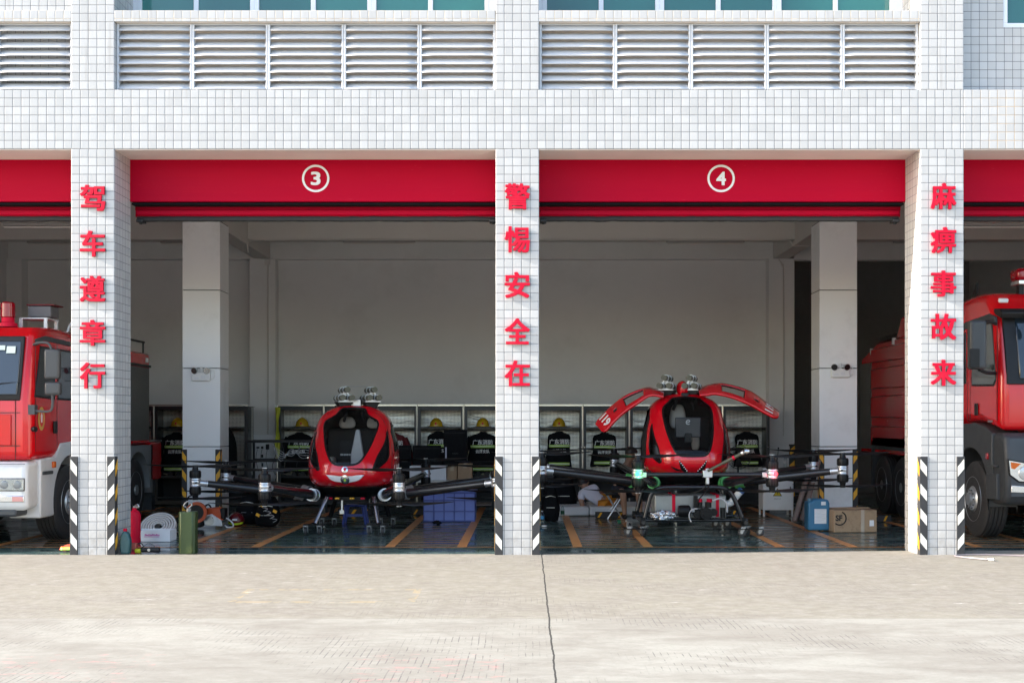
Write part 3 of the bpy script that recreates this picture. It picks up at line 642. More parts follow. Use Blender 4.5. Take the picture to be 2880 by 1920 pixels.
def helmet(cx, label, z=1.478, y=8.8):
    T = thing('helmet', label, 'helmet', (cx, y, z), 'yellow fire helmets on the locker shelves')
    b = MB(); b.ell((cx, y, z + .015), (.125, .14, .16), 24, 8, z0=0); b.build('shell', M['helmet_yellow'], T)
    b = MB(); b.lathe([(.10, 0), (.155, .004), (.16, .014), (.12, .028), (.10, .03)], (cx, y + .01, z), 28); b.build('brim', M['helmet_yellow'], T)
    b = MB(); b.prism([(-.008, .0), (.008, 0), (.006, .03), (-.006, .03)], -.10, .10, 'Y'); b.v = [(cx + v[0], y + v[1], z + .155 + v[2]) for v in b.v]; b.build('crest', M['helmet_yellow'], T, bevel=.004)
    b = MB(); b.prism([(cx - .016, z + .078), (cx, z + .09), (cx + .016, z + .078), (cx + .011, z + .05), (cx, z + .04), (cx - .011, z + .05)], y - .138, y - .122, 'Y'); b.build('badge', M['letter_red'], T)
    b = MB(); b.lathe([(.10, -.0), (.125, -.001), (.2, .003), (.24, .0), (.1, -.004)], (cx, y, z + .004), 24); b.build('neck_flap', M['cloth_black'], T)
PXc = lambda p, y=8.85: (p - CX) / s_at(y)
jacket(PXc(842), 'black fire jacket behind the left propellers of the left aircraft, leftmost beside the yellow band'); jacket(PXc(1234), 'black fire jacket partly hidden by the tall black case', zt=1.40, tilt=.03); jacket(PXc(1358), 'black fire jacket beside the middle tiled column', w=.54)
jacket(PXc(1106), 'dark red fire jacket behind the left aircraft', red=True)
jacket(PXc(1573), 'black fire jacket right of the middle column, under a yellow helmet', w=.46, zt=1.40, zb=.72); jacket(PXc(1700), 'black fire jacket under the left gull wing door', w=.46, zt=1.38, zb=.74); jacket(PXc(2100), 'black fire jacket behind the standing fan', w=.48, zt=1.38, zb=.74)
jacket(PXc(1835), 'black fire jacket hidden mostly by the right aircraft cabin', w=.46); jacket(PXc(496), 'black fire jacket left of the left inner column', w=.5); jacket(PXc(975), 'black fire jacket hidden mostly by the left aircraft cabin', w=.46)
helmet(PXc(850, 8.8), 'yellow helmet on the shelf left of the left aircraft cabin'); helmet(PXc(1227, 8.8), 'yellow helmet above the tall black case'); helmet(PXc(1358, 8.8), 'yellow helmet beside the middle tiled column'); helmet(PXc(1572, 8.8), 'yellow helmet right of the middle tiled column'); helmet(PXc(500, 8.8), 'yellow helmet left of the left inner column')
# black coat at the side of the far locker, yellow strap
T = thing('coat', 'long black coat hanging right of the left inner column', 'coat', (PXc(655), 8.5, 1.4))
b = MB(); 
def S(u, v):
    a, d = lerp_tab([(0, .04, .05), (.08, .10, .1), (.25, .17, .13), (.6, .2, .14), (1, .19, .12)], v); th = 2 * PI * u; f = 1 + .12 * math.sin(th * 5 + v * 3) * v
    return Vector((PXc(652) + a * math.sin(th) * f, 8.45 - d * math.cos(th) * f, 1.48 - 1.05 * v))
b.grid(S, 32, 14, closed=True); b.build('cloth', M['cloth_black'], T, ang=80)
b = MB(); b.box(PXc(648), PXc(653), 8.32, 8.34, .5, .55); b.tube([(PXc(652), 8.45, 1.47), (PXc(652), 8.47, 1.53), (PXc(653), 8.6, 1.55)], .006, 6); b.build('hook', M['steel'], T)
b = MB(); b.grid(lambda u, v: (PXc(791) + (u - .5) * .09 * (1 - .55 * math.sin(PI * v * 1.4) ** 2) + .01 * noise.noise((v * 6, 0, 0)), 8.50 + .02 * math.sin(9 * u + v * 7), 1.85 - .95 * v), 6, 30)
tag(b.build('yellow_sling', mat('yellow_webbing', (.50, .52, .05), .7, var=.2, nscale=20), solid=.01), 'yellow webbing sling hanging at the left end of the lockers', 'sling')
# boots and folded kit on the lower shelves
M['boot'] = mat('boot', (.02, .02, .02), .5, var=.3)
def boots(cx, label):
    T = thing('boots', label, 'boots', (cx, 8.85, .54), 'boots on the lower locker shelves')
    for s in (-.08, .08):
        b = MB(); b.tube([(cx + s, 8.88, .80), (cx + s, 8.88, .64), (cx + s, 8.85, .59), (cx + s, 8.72, .58)], lambda t: .055 - .008 * t, 10); b.box(cx + s - .045, cx + s + .045, 8.68, 8.93, .54, .56); b.build('boot', M['boot'], T)
        b = MB(); b.lathe([(.056, 0), (.062, .0), (.062, .03), (.056, .03)], (cx + s, 8.88, .76), 14); b.build('cuff', M['lime'], T)
for p, l in ((842, 'black boots on the shelf under the leftmost jacket'), (1358, 'black boots on the shelf beside the middle column'), (496, 'black boots in the locker left of the inner column'), (1573, 'black boots in the first locker right of the middle column')): boots(PXc(p), l)
# ------------------------------------------------------------------ passenger drones
M['cab_red'] = mat('cab_red', (.60, .0006, .009), .26, coat=.8, var=.03, nscale=2, rv=.04)
M['gloss_black'] = mat('gloss_black', (.008, .008, .009), .34, var=.2, spec=.2)
M['carbon'] = mat('carbon', (.014, .014, .016), .24, coat=.15, var=.2, nscale=30)
M['arm_silver'] = mat('arm_silver', (.55, .565, .585), .32, .75, var=.06)
M['blade'] = mat('blade', (.010, .010, .011), .4, var=.2, spec=.3)
M['beige'] = mat('beige_leather', (.62, .55, .48), .55, var=.06, bump=.15)
M['interior'] = mat('interior_dark', (.009, .009, .009), .8, var=.2)
M['can_glass'] = glass('canopy_glass', (.86, .87, .87), .02, refl=.9)
M['green_clamp'] = mat('green_clamp', (.10, .42, .12), .4, var=.1)
M['olive'] = mat('olive_tube', (.075, .072, .045), .4, var=.2)
M['tyre_grey'] = mat('caster_rubber', (.045, .045, .048), .6, var=.1)
M['caster_hub'] = mat('caster_hub', (.40, .36, .10), .45)
M['bolt_white'] = mat('bolt_head', (.75, .76, .78), .3, .6)
CAB = [(-.02, .50, .70, .60), (.0, .545, .80, .70), (.05, .59, .89, .82), (.12, .615, .945, .92), (.22, .625, .955, .98), (.35, .632, .90, 1.02), (.5, .622, .78, 1.03), (.62, .60, .665, 1.0), (.74, .56, .54, .95), (.85, .535, .43, .88), (.95, .49, .325, .78), (1.03, .415, .225, .64), (1.09, .30, .125, .46), (1.12, .185, .05, .28), (1.135, .01, -.04, .06)]
NN = 2.5
def cab_pt(phi, z, off=0):
    w, f, bk = lerp_tab(CAB, z); s, c = math.sin(phi), math.cos(phi)
    x = w * math.copysign(abs(s) ** (2 / NN), s); yc = -.12 * (z / 1.13)
    q = -f if c > 0 else bk
    base = .0 
    y = base + (q) * abs(c) ** (2 / NN)
    return Vector((x, y, z))
def cab_n(phi, z):
    e = .004; a = cab_pt(phi + e, z) - cab_pt(phi - e, z); b = cab_pt(phi, min(1.129, z + e)) - cab_pt(phi, z - e); n = a.cross(b)
    return n.normalized() if n.length > 1e-12 else Vector((0, 0, 1))
def cab_off(phi, z, off): return cab_pt(phi, z) + cab_n(phi, z) * off
def phi_of(x, z):
    w = lerp_tab(CAB, z)[0]; r = min(.99999, abs(x) / w); return math.copysign(math.asin(r ** (NN / 2)), x)
def drone(name, label, cx, cy, dz, ver):
    T = thing(name, label, 'aircraft', (cx, cy, 0), 'red passenger drones')
    Z0 = .68 + dz
    W = lambda v: Vector((cx + v[0], cy + v[1], Z0 + v[2]))
    # window outlines as half widths against height
    ws = ([(0, .29), (.12, .295), (.195, .325), (.26, .43), (.345, .66), (.390, .84), (.382, .90), (.225, .985), (.185, 1.04), (.17, 1.085), (0, 1.092)] if ver == 0 else
          [(0, .245), (.17, .25), (.235, .30), (.275, .40), (.33, .62), (.355, .82), (.335, .94), (.24, 1.01), (.205, 1.06), (0, 1.08)])
    side = [(.505, .76), (.548, .52), (.555, .40), (.53, .34), (.40, .22), (.365, .235), (.42, .42)] if ver == 0 else [(.50, .70), (.545, .50), (.56, .36), (.55, .26), (.44, .15), (.415, .17), (.45, .36)]
    P1 = [(phi_of(x, z), z) for x, z in ws] + [(-phi_of(x, z), z) for x, z in ws[::-1] if x > 0]
    P2 = [(phi_of(x, z), z) for x, z in side]; P3 = [(-a, z) for a, z in P2]
    door = [(1.45, .10), (2.0, .10), (2.1, .5), (2.0, .86), (1.4, .92), (1.22, .80), (1.17, .5), (1.20, .25)]; door2 = [(-a, z) for a, z in door]
    dw = [(1.30, .47), (1.95, .50), (1.9, .80), (1.5, .88), (1.32, .74)]; dw2 = [(-a, z) for a, z in dw]
    holes = [P1, P2, P3] + ([door, door2] if ver else [dw, dw2])
    def resamp(poly, n=72):
        pp = [Vector((a, b, 0)) for a, b in poly]; pp.append(pp[0]); L = [0]
        for i in range(1, len(pp)): L.append(L[-1] + (pp[i] - pp[i - 1]).length)
        out = []
        for k in range(n):
            d = L[-1] * k / n; i = 0
            while L[i + 1] < d: i += 1
            t = (d - L[i]) / (L[i + 1] - L[i]); out.append(pp[i].lerp(pp[i + 1], t))
        for _ in range(1): out = [(out[i - 1] + out[i] * 2 + out[(i + 1) % n]) / 4 for i in range(n)]
        return [(p.x, p.y) for p in out]
    R = [resamp(h) for h in holes]
    # shell: fine grid snapped off at the openings; a frame strip covers the cut
    NU, NV = 300, 150; zs = [-.02 + 1.149 * (1 - (1 - v / NV) ** 1.25) for v in range(NV + 1)]
    bb = [(min(a for a, _ in h), max(a for a, _ in h), min(z for _, z in h), max(z for _, z in h)) for h in R]
    def keep(u, v):
        a = -PI + 2 * PI * u; z = zs[min(NV, int(v * NV))] * .5 + zs[min(NV, int(v * NV) + 1)] * .5
        for h, q in zip(R, bb):
            if q[0] < a < q[1] and q[2] < z < q[3] and inpoly((a, z), h): return False
        return True
    b = MB(); b.grid(lambda u, v: W(cab_pt(-PI + 2 * PI * u, zs[round(v * NV)])), NU, NV, keep, closed=True)
    fl = len(b.v) - NU * (NV + 1); b.f.append(tuple(range(NU - 1, -1, -1))); b.f.append(tuple(range(NU * NV, NU * (NV + 1))))
    hull = b.build('cabin', M['cab_red'], T, ang=75)
    b = MB(); b.grid(lambda u, v: W(cab_off(-PI + 2 * PI * u, -.0 + 1.10 * v, -.03)), 60, 30, lambda u, v: all(not (abs(-PI + 2 * PI * u) < 1.17 and inpoly((-PI + 2 * PI * u, 1.10 * v), h)) and not (ver == 0 and i > 2 and inpoly((-PI + 2 * PI * u, 1.1 * v), h)) for i, h in enumerate(R)), closed=True); b.build('lining', M['interior'], T, ang=75)
    def frame(h, w, m, nm, par, off=.004):
        n = len(h); cxm = sum(a for a, _ in h) / n; cz = sum(z for _, z in h) / n; vs = []; r = MB()
        pts = [cab_pt(a, z) for a, z in h]
        for i, (a, z) in enumerate(h):
            da = h[(i + 1) % n][0] - h[i - 1][0]; dzz = h[(i + 1) % n][1] - h[i - 1][1]
            e = .003; gu = (cab_pt(a + e, z) - cab_pt(a - e, z)).length / (2 * e); L = math.hypot(da * gu, dzz) or 1
            ia, iz = -dzz / L / max(gu, .15), da * gu / L
            if (cxm - a) * ia * gu + (cz - z) * iz < 0: ia, iz = -ia, -iz
            for k, (o_, q) in enumerate(((-.012, .001), (-.008, off), (w, off), (w, -.006))):
                zz = max(-.01, min(1.12, z + iz * o_)); vs.append(W(cab_off(a + ia * o_, zz, q)))
        r.add(vs, [(4 * i + k, 4 * ((i + 1) % n) + k, 4 * ((i + 1) % n) + k + 1, 4 * i + k + 1) for i in range(n) for k in range(3)]); return r.build(nm, m, par, ang=60)
    def pane(h, nm, par, m, off=.002, nu=20, nv=30):
        z0 = min(z for _, z in h) + .002; z1 = max(z for _, z in h) - .002; rows = []
        for j in range(nv + 1):
            z = z0 + (z1 - z0) * j / nv; xs = []
            for i in range(len(h)):
                (a1, b1), (a2, b2) = h[i], h[(i + 1) % len(h)]
                if (b1 > z) != (b2 > z): xs.append(a1 + (a2 - a1) * (z - b1) / (b2 - b1))
            rows.append((min(xs), max(xs), z) if len(xs) > 1 else (0, 0, z))
        r = MB(); r.grid(lambda u, v: W(cab_off(rows[round(v * nv)][0] * (1 - u) + rows[round(v * nv)][1] * u, rows[round(v * nv)][2], off)), nu, nv); return r.build(nm, m, par, ang=80)
    fr = frame(R[0], .016, M['gloss_black'], 'windscreen_frame', T); pane(R[0], 'windscreen', fr, M['can_glass'])
    for k in (1, 2):
        fr = frame(R[k], .018, M['gloss_black'], 'side_window_frame', T); pane(R[k], 'side_window', fr, M['can_glass'])
    for k in (3, 4):
        if ver: frame(R[k], .0, M['gloss_black'], 'door_seal', T)
        else:
            fr = frame(R[k], .018, M['gloss_black'], 'door_window_frame', T); pane(R[k], 'door_window', fr, M['can_glass'])
    if ver == 0:   # door seams and handle on the closed gull doors, 119 lettering
        for sg in (-1, 1):
            q = MB(); q.tube([W(cab_off(sg * a, z, .0015)) for a, z in [(.80, 1.02), (.98, .92), (1.12, .75), (1.17, .5), (1.16, .28), (1.25, .12), (1.6, .07)]], .003, 6, 8); q.build('door_seam', M['gloss_black'], T)
            q = MB(); q.tube([W(cab_off(sg * a, .38, .012)) for a in (1.36, 1.46, 1.55)], .012, 8, 4); q.build('door_handle', M['chrome'], T)
            text('lettering', '119', .2, lambda v: W(cab_off(sg * (1.45 + sg * v.x * 1.1), .20 + v.y, .003)), M['white'], T, offset=.006, w=.34, h=.17, shear=.2)
    # seats, console, floor
    b = MB(); b.box(-.45, .45, .36, .44, .08, .80, R=Rx(-.12)); b.v = [W(v) for v in b.v]; seat = b.build('seat_back', M['interior'], T, bevel=.05)
    b = MB(); b.box(-.45, .45, -.10, .40, .05, .25); b.v = [W(v) for v in b.v]; b.build('seat_base', M['interior'], T, bevel=.04)
    for c_, r_ in (((-.15, .30, .88), (.12, .05, .085)), ((.25, .30, .88), (.11, .05, .085))) if ver == 0 else (((-.06, .28, .80), (.12, .06, .18)), ((.17, .05, .45), (.06, .05, .14))):
        q = MB(); q.grid(lambda u, v: W((c_[0] + r_[0] * (1.0 - .12 * math.cos(PI * v) * -1) * math.copysign(abs(math.cos(2 * PI * u)) ** .6, math.cos(2 * PI * u)) * math.sin(PI * v) ** .5, c_[1] + r_[1] * math.sin(2 * PI * u) * math.sin(PI * v) ** .5, c_[2] - r_[2] * math.cos(PI * v))), 28, 18, closed=True); q.build('headrest', M['beige'], seat, ang=80)
    b = MB(); b.prism([(-.03, .26), (.16, .26), (.155, .42), (.10, .78), (.045, .78), (-.03, .42)] if ver == 0 else [(.0, .05), (.1, .05), (.1, .12), (.0, .12)], -.20, -.14, 'Y'); b.v = [W(v) for v in b.v]; b.build('console', mat('grey_trim', (.45, .45, .45), .5), T, bevel=.02)
    b = MB(); b.box(-.45, -.30, -.15, .25, .2, .38); b.v = [W(v) for v in b.v]; b.build('side_cushion', M['beige'], T, bevel=.04)
    if ver == 0:
        text('lettering', 'EHANG', .04, lambda v: W((-.10 + v.x, -.12, .42 + v.y)), M['text_white'], T, offset=.001, w=.17, h=.026)
        b = MB(); b.box(-.2, .0, -.115, -.10, .1, .62); b.v = [W(v) for v in b.v]; b.build('seat_front', M['interior'], T)
    else:
        b = MB(); b.box(-.175, .185, -.40, -.355, .50, .785); b.v = [W(v) for v in b.v]; mo = b.build('monitor', mat('monitor_grey', (.055, .055, .06), .35), T, bevel=.014)
        b = MB(); b.prism([(-.05, .43), (.06, .43), (.05, .56), (-.04, .56)], -.43, -.40, 'Y'); b.v = [W(v) for v in b.v]; b.build('stand', M['black'], mo, bevel=.005)
        q = MB(); pts = [(math.cos(a) * r, math.sin(a) * r) for a, r in [(.4 + i * .42, .022 + .0000 * i) for i in range(13)]]
        q.tube([W((.005 + x, -.405, .715 + y)) for x, y in [(-.016, -.004), (.0, .0), (.020, .010), (.022, .020), (.008, .030), (-.012, .026), (-.026, .006), (-.022, -.018), (-.002, -.030), (.020, -.022)]], .0065, 6, 3); q.build('emblem', M['white'], mo)
    # cross members over the roof behind the glass
    b = MB()
    for sx in (-.13, .12): b.tube([W((sx * 1.2, .02, .90)), W((sx, -.02, .97)), W((sx * .8, .04, 1.05))], .022, 8)
    b.build('roof_strut', M['interior'], T)
    # belly
    def bel(u, v):
        rx, ry, zz = lerp_tab([(0, .50, .60, -.01), (.25, .56, .66, -.03), (.55, .50, .50, -.10), (.85, .40, .36, -.16), (1, .20, .2, -.175)], v); a = 2 * PI * u
        return W((rx * math.copysign(abs(math.sin(a)) ** .7, math.sin(a)), -ry * math.copysign(abs(math.cos(a)) ** .7, math.cos(a)) + .04, zz))
    b = MB(); b.grid(bel, 60, 16, closed=True); b.f.append(tuple(range(60 * 16, 60 * 17))); belly = b.build('belly', M['gloss_black'], T, ang=50)
    if ver == 0:
        # round badge and winged plate on the nose
        def nose(x, z, o_=.012): return W(cab_off(phi_of(x, z), z, o_))
        q = MB(); n = 40; ring = []
        q.grid(lambda u, v: nose(.043 * v * math.cos(2 * PI * u), .235 + .043 * v * math.sin(2 * PI * u), .006 + .008 * (1 - v)), n, 3); bd = q.build('badge', M['chrome'], T)
        q = MB(); q.grid(lambda u, v: nose(.02 * v * math.cos(2 * PI * u), .238 + .02 * v * math.sin(2 * PI * u), .0165), 20, 1); q.build('badge_centre', M['letter_red'], bd)
        wing = [(0, .165), (.10, .150), (.235, .155), (.262, .15), (.25, .12), (.20, .085), (.12, .065), (.06, .062), (0, .058)]
        def wtop(x): return lerp_tab([(0, .150), (.08, .148), (.16, .158), (.255, .162)], abs(x))[0]
        def wbot(x): return lerp_tab([(0, .050), (.08, .062), (.15, .075), (.21, .105), (.255, .155)], abs(x))[0]
        q = MB(); q.grid(lambda u, v: nose(-.255 + .51 * u, wbot(-.255 + .51 * u) * (1 - v) + wtop(-.255 + .51 * u) * v, .005 + .007 * math.sin(PI * v)), 50, 6); wg = q.build('winged_plate', mat('plate_silver', (.55, .56, .58), .3, .6), T)
        q = MB(); q.grid(lambda u, v: nose(-.225 + .45 * u, (wbot(-.225 + .45 * u) + .012) * (1 - v) + (wtop(-.225 + .45 * u) - .008) * v, .014), 50, 2); q.build('wing_inlay', mat('plate_white', (.82, .83, .85), .35, .2), wg)
        q = MB(); q.grid(lambda u, v: nose((.03 + .03 * v) * math.cos(2 * PI * u), .103 + (.03 + .03 * v) * math.sin(2 * PI * u), .024 - .01 * v), n, 2); q.build('lamp_rim', M['chrome'], wg)
        q = MB(); q.grid(lambda u, v: nose(.042 * v * math.cos(2 * PI * u), .103 + .042 * v * math.sin(2 * PI * u), .021), 20, 1); q.build('lamp_face', M['steel'], wg)
        q = MB(); q.grid(lambda u, v: nose(.015 * v * math.cos(2 * PI * u), .103 + .015 * v * math.sin(2 * PI * u), .024), 12, 1); q.build('lamp_centre', M['lime'], wg)
    else:
        for sg in (-1, 1):   # angular lamp slots
            h = [(phi_of(x, z), z) for x, z in [(.15, .20), (.20, .03), (.10, -.005 + .02), (.04, .05), (.12, .09)]]
            pts = [(.20, .205), (.185, .13), (.10, .035), (.06, .01), (.16, .035), (.235, .07), (.30, .11), (.22, .095), (.205, .13)]
            def nose(x, z, o_=.006): return W(cab_off(phi_of(sg * x, z), z, o_))
            q = MB(); q.grid(lambda u, v: nose(.19 * (1 - u) + .045 * u + .035 * v * math.sin(PI * u), .20 * (1 - u) + .01 * u - .04 * v * math.sin(PI * u), .006), 14, 4); sl = q.build('lamp_slot', M['gloss_black'], T)
            q = MB(); q.grid(lambda u, v: nose(.30 * (1 - u) + .14 * u, .115 * (1 - u) + .05 * u - .03 * v * math.sin(PI * u), .005), 10, 3); q.build('lamp_fin', M['gloss_black'], sl)
            q = MB()
            for k in range(6): 
                p_ = nose(.182 - .021 * k, .178 - .025 * k, .008); q.ell(p_, (.008, .006, .008), 8, 5)
            q.build('lamp_beads', M['bolt_white'], sl)
    # roof rack with two tube clusters
    yaw = .32 if ver == 0 else -.28
    for sx in (-.17, .22) if ver == 0 else (-.23, .13):
        c0 = W((sx, .12, 1.19)); Rm = Rz(yaw if ver == 0 else yaw)
        def L_(x, y, z): v = Rm @ Vector((x, y, 0)); return Vector((c0.x + v.x, c0.y + v.y, c0.z + z))
        q = MB(); q.box(-.115, .115, -.18, .22, -.012, 0); q.v = [L_(*v) for v in q.v]; pl = q.build('launcher_plate', M['arm_silver'], T)
        for k, (tx, tz) in enumerate(((-.068, .05), (.068, .05), (0, .165))):
            q = MB(); q.lathe([(.030, -.30), (.042, -.30), (.042, .30), (.030, .30), (.030, -.29)], (0, 0, 0), 18, 'Y'); q.v = [L_(v[0] + tx, v[1], v[2] + tz) for v in q.v]; tb = q.build('launch_tube', M['olive'], pl); q = MB(); q.cyl((0, -.24, 0), (0, -.23, 0), .031, n=16); q.v = [L_(v[0] + tx, v[1], v[2] + tz) for v in q.v]; q.build('bore', M['interior'], tb)
        for yy in (-.14, .12):
            q = MB()
            for tx, tz in ((-.068, .05), (.068, .05), (0, .165)): q.lathe([(.0425, -.008), (.049, -.008), (.049, .008), (.0425, .008)], (tx, yy, tz), 18, 'Y')
            q.box(-.09, .09, yy - .012, yy + .012, 0, .02); q.box(-.05, -.03, yy - .01, yy + .01, .05, .13, R=Ry(.45)); q.box(.03, .05, yy - .01, yy + .01, .05, .13, R=Ry(-.45)); q.box(-.014, .014, yy - .012, yy + .012, .185, .215)
            q.v = [L_(*v) for v in q.v]; q.build('tube_clamp', M['arm_silver'], pl)
        q = MB(); q.prism([(-.12, -.013), (.12, -.013), (.05, -.10), (-.05, -.10)], -.12, .16, 'Y'); q.v = [L_(*v) for v in q.v]; q.build('launcher_base', M['gloss_black'], pl)
        q = MB(); sd = -1 if sx < 0 else 1
        q.tube([W((sx, .02, 1.10)), W((sx + sd * .05, -.02, 1.06)), W((sx + sd * .11, -.05, .985))], .024, 8); q.build('roof_foot', M['gloss_black'], T)
    q = MB(); q.box(-.30, .32, .05, .16, 1.09, 1.13); q.v = [W(v) for v in q.v]; q.build('roof_bar', M['gloss_black'], T, bevel=.01)
    if ver == 0:
        q = MB(); q.cyl(W((-.15, .0, 1.405)), W((.19, .0, 1.405)), .005, n=6); q.build('link_rod', M['arm_silver'], T)
        q = MB(); q.box(-.03, .09, .02, .12, 1.12, 1.22); q.v = [W(v) for v in q.v]; q.build('junction_box', M['steel'], T, bevel=.01)
    else:
        q = MB(); q.ell(W((-.02, .05, 1.20)), (.09, .14, .12), 20, 10); q.build('roof_pod', M['cab_red'], T)
        q = MB(); q.box(-.055, .05, -.12, -.06, 1.085, 1.14); q.v = [W(v) for v in q.v]; q.build('camera_box', M['black'], T, bevel=.008)
    # arms with twin propellers
    AR = 2.25; HZ = .055      # motor height over Z0
    angs = [math.radians(a) for a in (22.5, 67.5, 112.5, 157.5, 202.5, 247.5, 292.5, 337.5)]
    rnd = random.Random(5 + ver)
    blade_ang = [[.35, .1], [.05, .25], [.3, .0], [.2, .5], [.6, .1], [.05, .3], [.08, .02], [.03, .22]] if ver == 0 else [[.02, .2], [.05, .05], [.12, .3], [.1, .4], [.5, .2], [.15, .3], [.1, .4], [.08, .15]]
    for k, a in enumerate(angs):
        sx, sy = math.sin(a), -math.cos(a)
        rr = .62 if abs(sx) < .5 else .80
        root = Vector(((.50 if abs(sx) < .5 else .74) * (1 if sx > 0 else -1), sy * rr if abs(sx) < .5 else sy * .8, -.135)); tip = Vector((sx * AR, sy * AR, HZ))
        d = (tip - root).normalized()
        q = MB(); q.tube([W(root), W(root.lerp(tip, .5)), W(tip - d * .14)], lambda t: .074 - .030 * t, 16, 6); arm = q.build('arm', M['carbon'], T)
        cm = M['green_clamp'] if ver else M['arm_silver']
        q = MB(); q.cyl(W(root - d * .03), W(root + d * .05), .084, .084, 20); q.cyl(W(root + d * .05), W(root + d * .075), .090, .090, 20); q.cyl(W(root - d * .05), W(root - d * .03), .090, .090, 20); q.build('clamp_ring', cm, arm)
        q = MB(); q.cyl(W(root - d * .35), W(root - d * .05), .05, .06, 14); q.build('root_tube', M['gloss_black'], arm)
        c = tip
        q = MB(); q.cyl(W(tip - d * .155), W(tip - d * .05), .044, .044, 18); q.cyl(W(tip - d * .165), W(tip - d * .145), .048, .048, 18)
        q.lathe([(.05, -.058), (.074, -.058), (.077, -.048), (.072, -.040), (.072, -.012), (.076, -.004), (.076, .012), (.071, .03), (.077, .042), (.074, .058), (.05, .058)], W(c), 28); mh = q.build('motor_mount', M['arm_silver'], arm)
        t_ = Vector((-d.y, d.x, 0)).normalized(); q = MB()
        for sg in (-1, 1): q.ell(W(c + t_ * sg * .066), (.024, .024, .013), 12, 6)
        q.build('mount_slot', M['black'], mh)
        for u, sg in enumerate((1, -1)):
            q = MB(); z = lambda h: sg * h
            q.lathe([(.06, z(.058)), (.073, z(.064)), (.078, z(.085)), (.078, z(.145)), (.070, z(.165)), (.045, z(.17)), (.038, z(.20)), (.036, z(.215))], W(c), 24); mo = q.build('motor', M['gloss_black'], arm)
            q = MB()
            for j in range(14):
                an = 2 * PI * j / 14; q.box(-.004, .004, .0745, .0795, sg * .075 if sg > 0 else -.15, .15 if sg > 0 else -.075, R=None); vv = q.v[-8:]; q.v[-8:] = [tuple(W(c + Rz(an) @ Vector(v))) for v in vv]
            q.build('motor_fins', M['black'], mo)
            ba = blade_ang[k][u]
            q = MB(); zc = sg * .222
            for hs in (0, PI):
                an = ba + hs
                def bl(uu, vv, an=an):
                    r = .03 + .67 * uu; ch = lerp_tab([(0, .035), (.12, .05), (.28, .085), (.55, .07), (.85, .045), (1, .012)], uu)[0]; tw = .42 * (1 - uu) + .24
                    th = .010 * (1 - uu) + .002; a2 = 2 * PI * vv; lx, lz = ch * .5 * math.cos(a2), th * math.sin(a2)
                    p = Vector((r, lx * math.cos(tw) - lz * math.sin(tw), lx * math.sin(tw) + lz * math.cos(tw) + .03 * uu * uu)); p = Rz(an) @ p; return W(c + p + Vector((0, 0, zc)))
                q.grid(bl, 14, 10); 
            q.cyl(W(c + Vector((0, 0, sg * .208))), W(c + Vector((0, 0, sg * .240))), .042, .036, 18); pr = q.build('propeller', M['blade'], arm, ang=60)
            q = MB()
            for j in range(8): an = 2 * PI * j / 8; q.cyl(W(c + Vector((.027 * math.cos(an), .027 * math.sin(an), sg * .238))), W(c + Vector((.027 * math.cos(an), .027 * math.sin(an), sg * .248))), .0062, n=6)
            q.build('bolt_heads', M['bolt_white'], pr)
        if ver and k in (0, 7):
            q = MB(); q.ell(W(c + Vector((.03 if k == 0 else -.012, -.074, 0))), (.028, .014, .028), 14, 8); q.build('navigation_lamp', emit('red_lamp', (1, .03, .045), 1.3) if k == 0 else emit('green_lamp', (.03, 1, .14), 1.3), mh); pl_ = bpy.data.lights.new('navigation_glow', 'POINT'); pl_.energy = .5; pl_.shadow_soft_size = .02; pl_.color = (1, .03, .05) if k == 0 else (.03, 1, .2); po = bpy.data.objects.new('navigation_glow', pl_); COL.objects.link(po); po.parent = T; po.location = W(c + Vector((.02, -.13, 0))) - Vector(ORG[T.name])
    # landing gear
    M['caster_metal'] = mat('caster_metal', (.30, .31, .32), .4, .3)
    M['leg_metal'] = mat('leg_metal', (.25, .25, .27), .2, .9, var=.3, nscale=6)
    def caster(x, y, rot, grey=ver):
        q = MB(); q.box(-.034, .034, -.034, .034, .129, .134); q.v = [(cx + x + v[0], cy + y + v[1], v[2]) for v in q.v]
        c2 = Vector((cx + x, cy + y, 0)); Rr = Rz(rot)
        off = Vector((0, .025, .05))
        for sg in (-1, 1):
            e = MB(); e.prism([(-.034, .126), (.034, .126), (.045, .055), (.036, .032), (.010, .038)], sg * .027 - .005, sg * .027 + .005, 'X'); q.add([c2 + Rr @ Vector(v) for v in e.v], e.f)
        e = MB(); e.cyl((0, 0, .118), (0, 0, .128), .03, n=14); e.cyl((-.03, .025, .05), (.03, .025, .05), .008, n=8); q.add([c2 + Rr @ Vector(v) for v in e.v], e.f)
        o = q.build('caster', M['caster_metal'], T)
        e = MB(); rw = .054 if not grey else .058; e.lathe([(.02, -.020), (rw * .8, -.020), (rw, -.012), (rw, .012), (rw * .8, .020), (.02, .020)], (0, 0, 0), 24, 'X'); e.v = [c2 + Rr @ (Vector(v) + Vector((0, .025, rw))) for v in e.v]; wh = e.build('wheel', M['tyre_grey'] if grey else M['rubber'], o)
        e = MB(); e.lathe([(.001, -.020), (.026, -.020), (.026, .020), (.001, .020)], (0, 0, 0), 16, 'X'); e.v = [c2 + Rr @ (Vector(v) + Vector((0, .025, rw))) for v in e.v]; e.build('hub', M['caster_hub'] if grey else M['black'], wh)
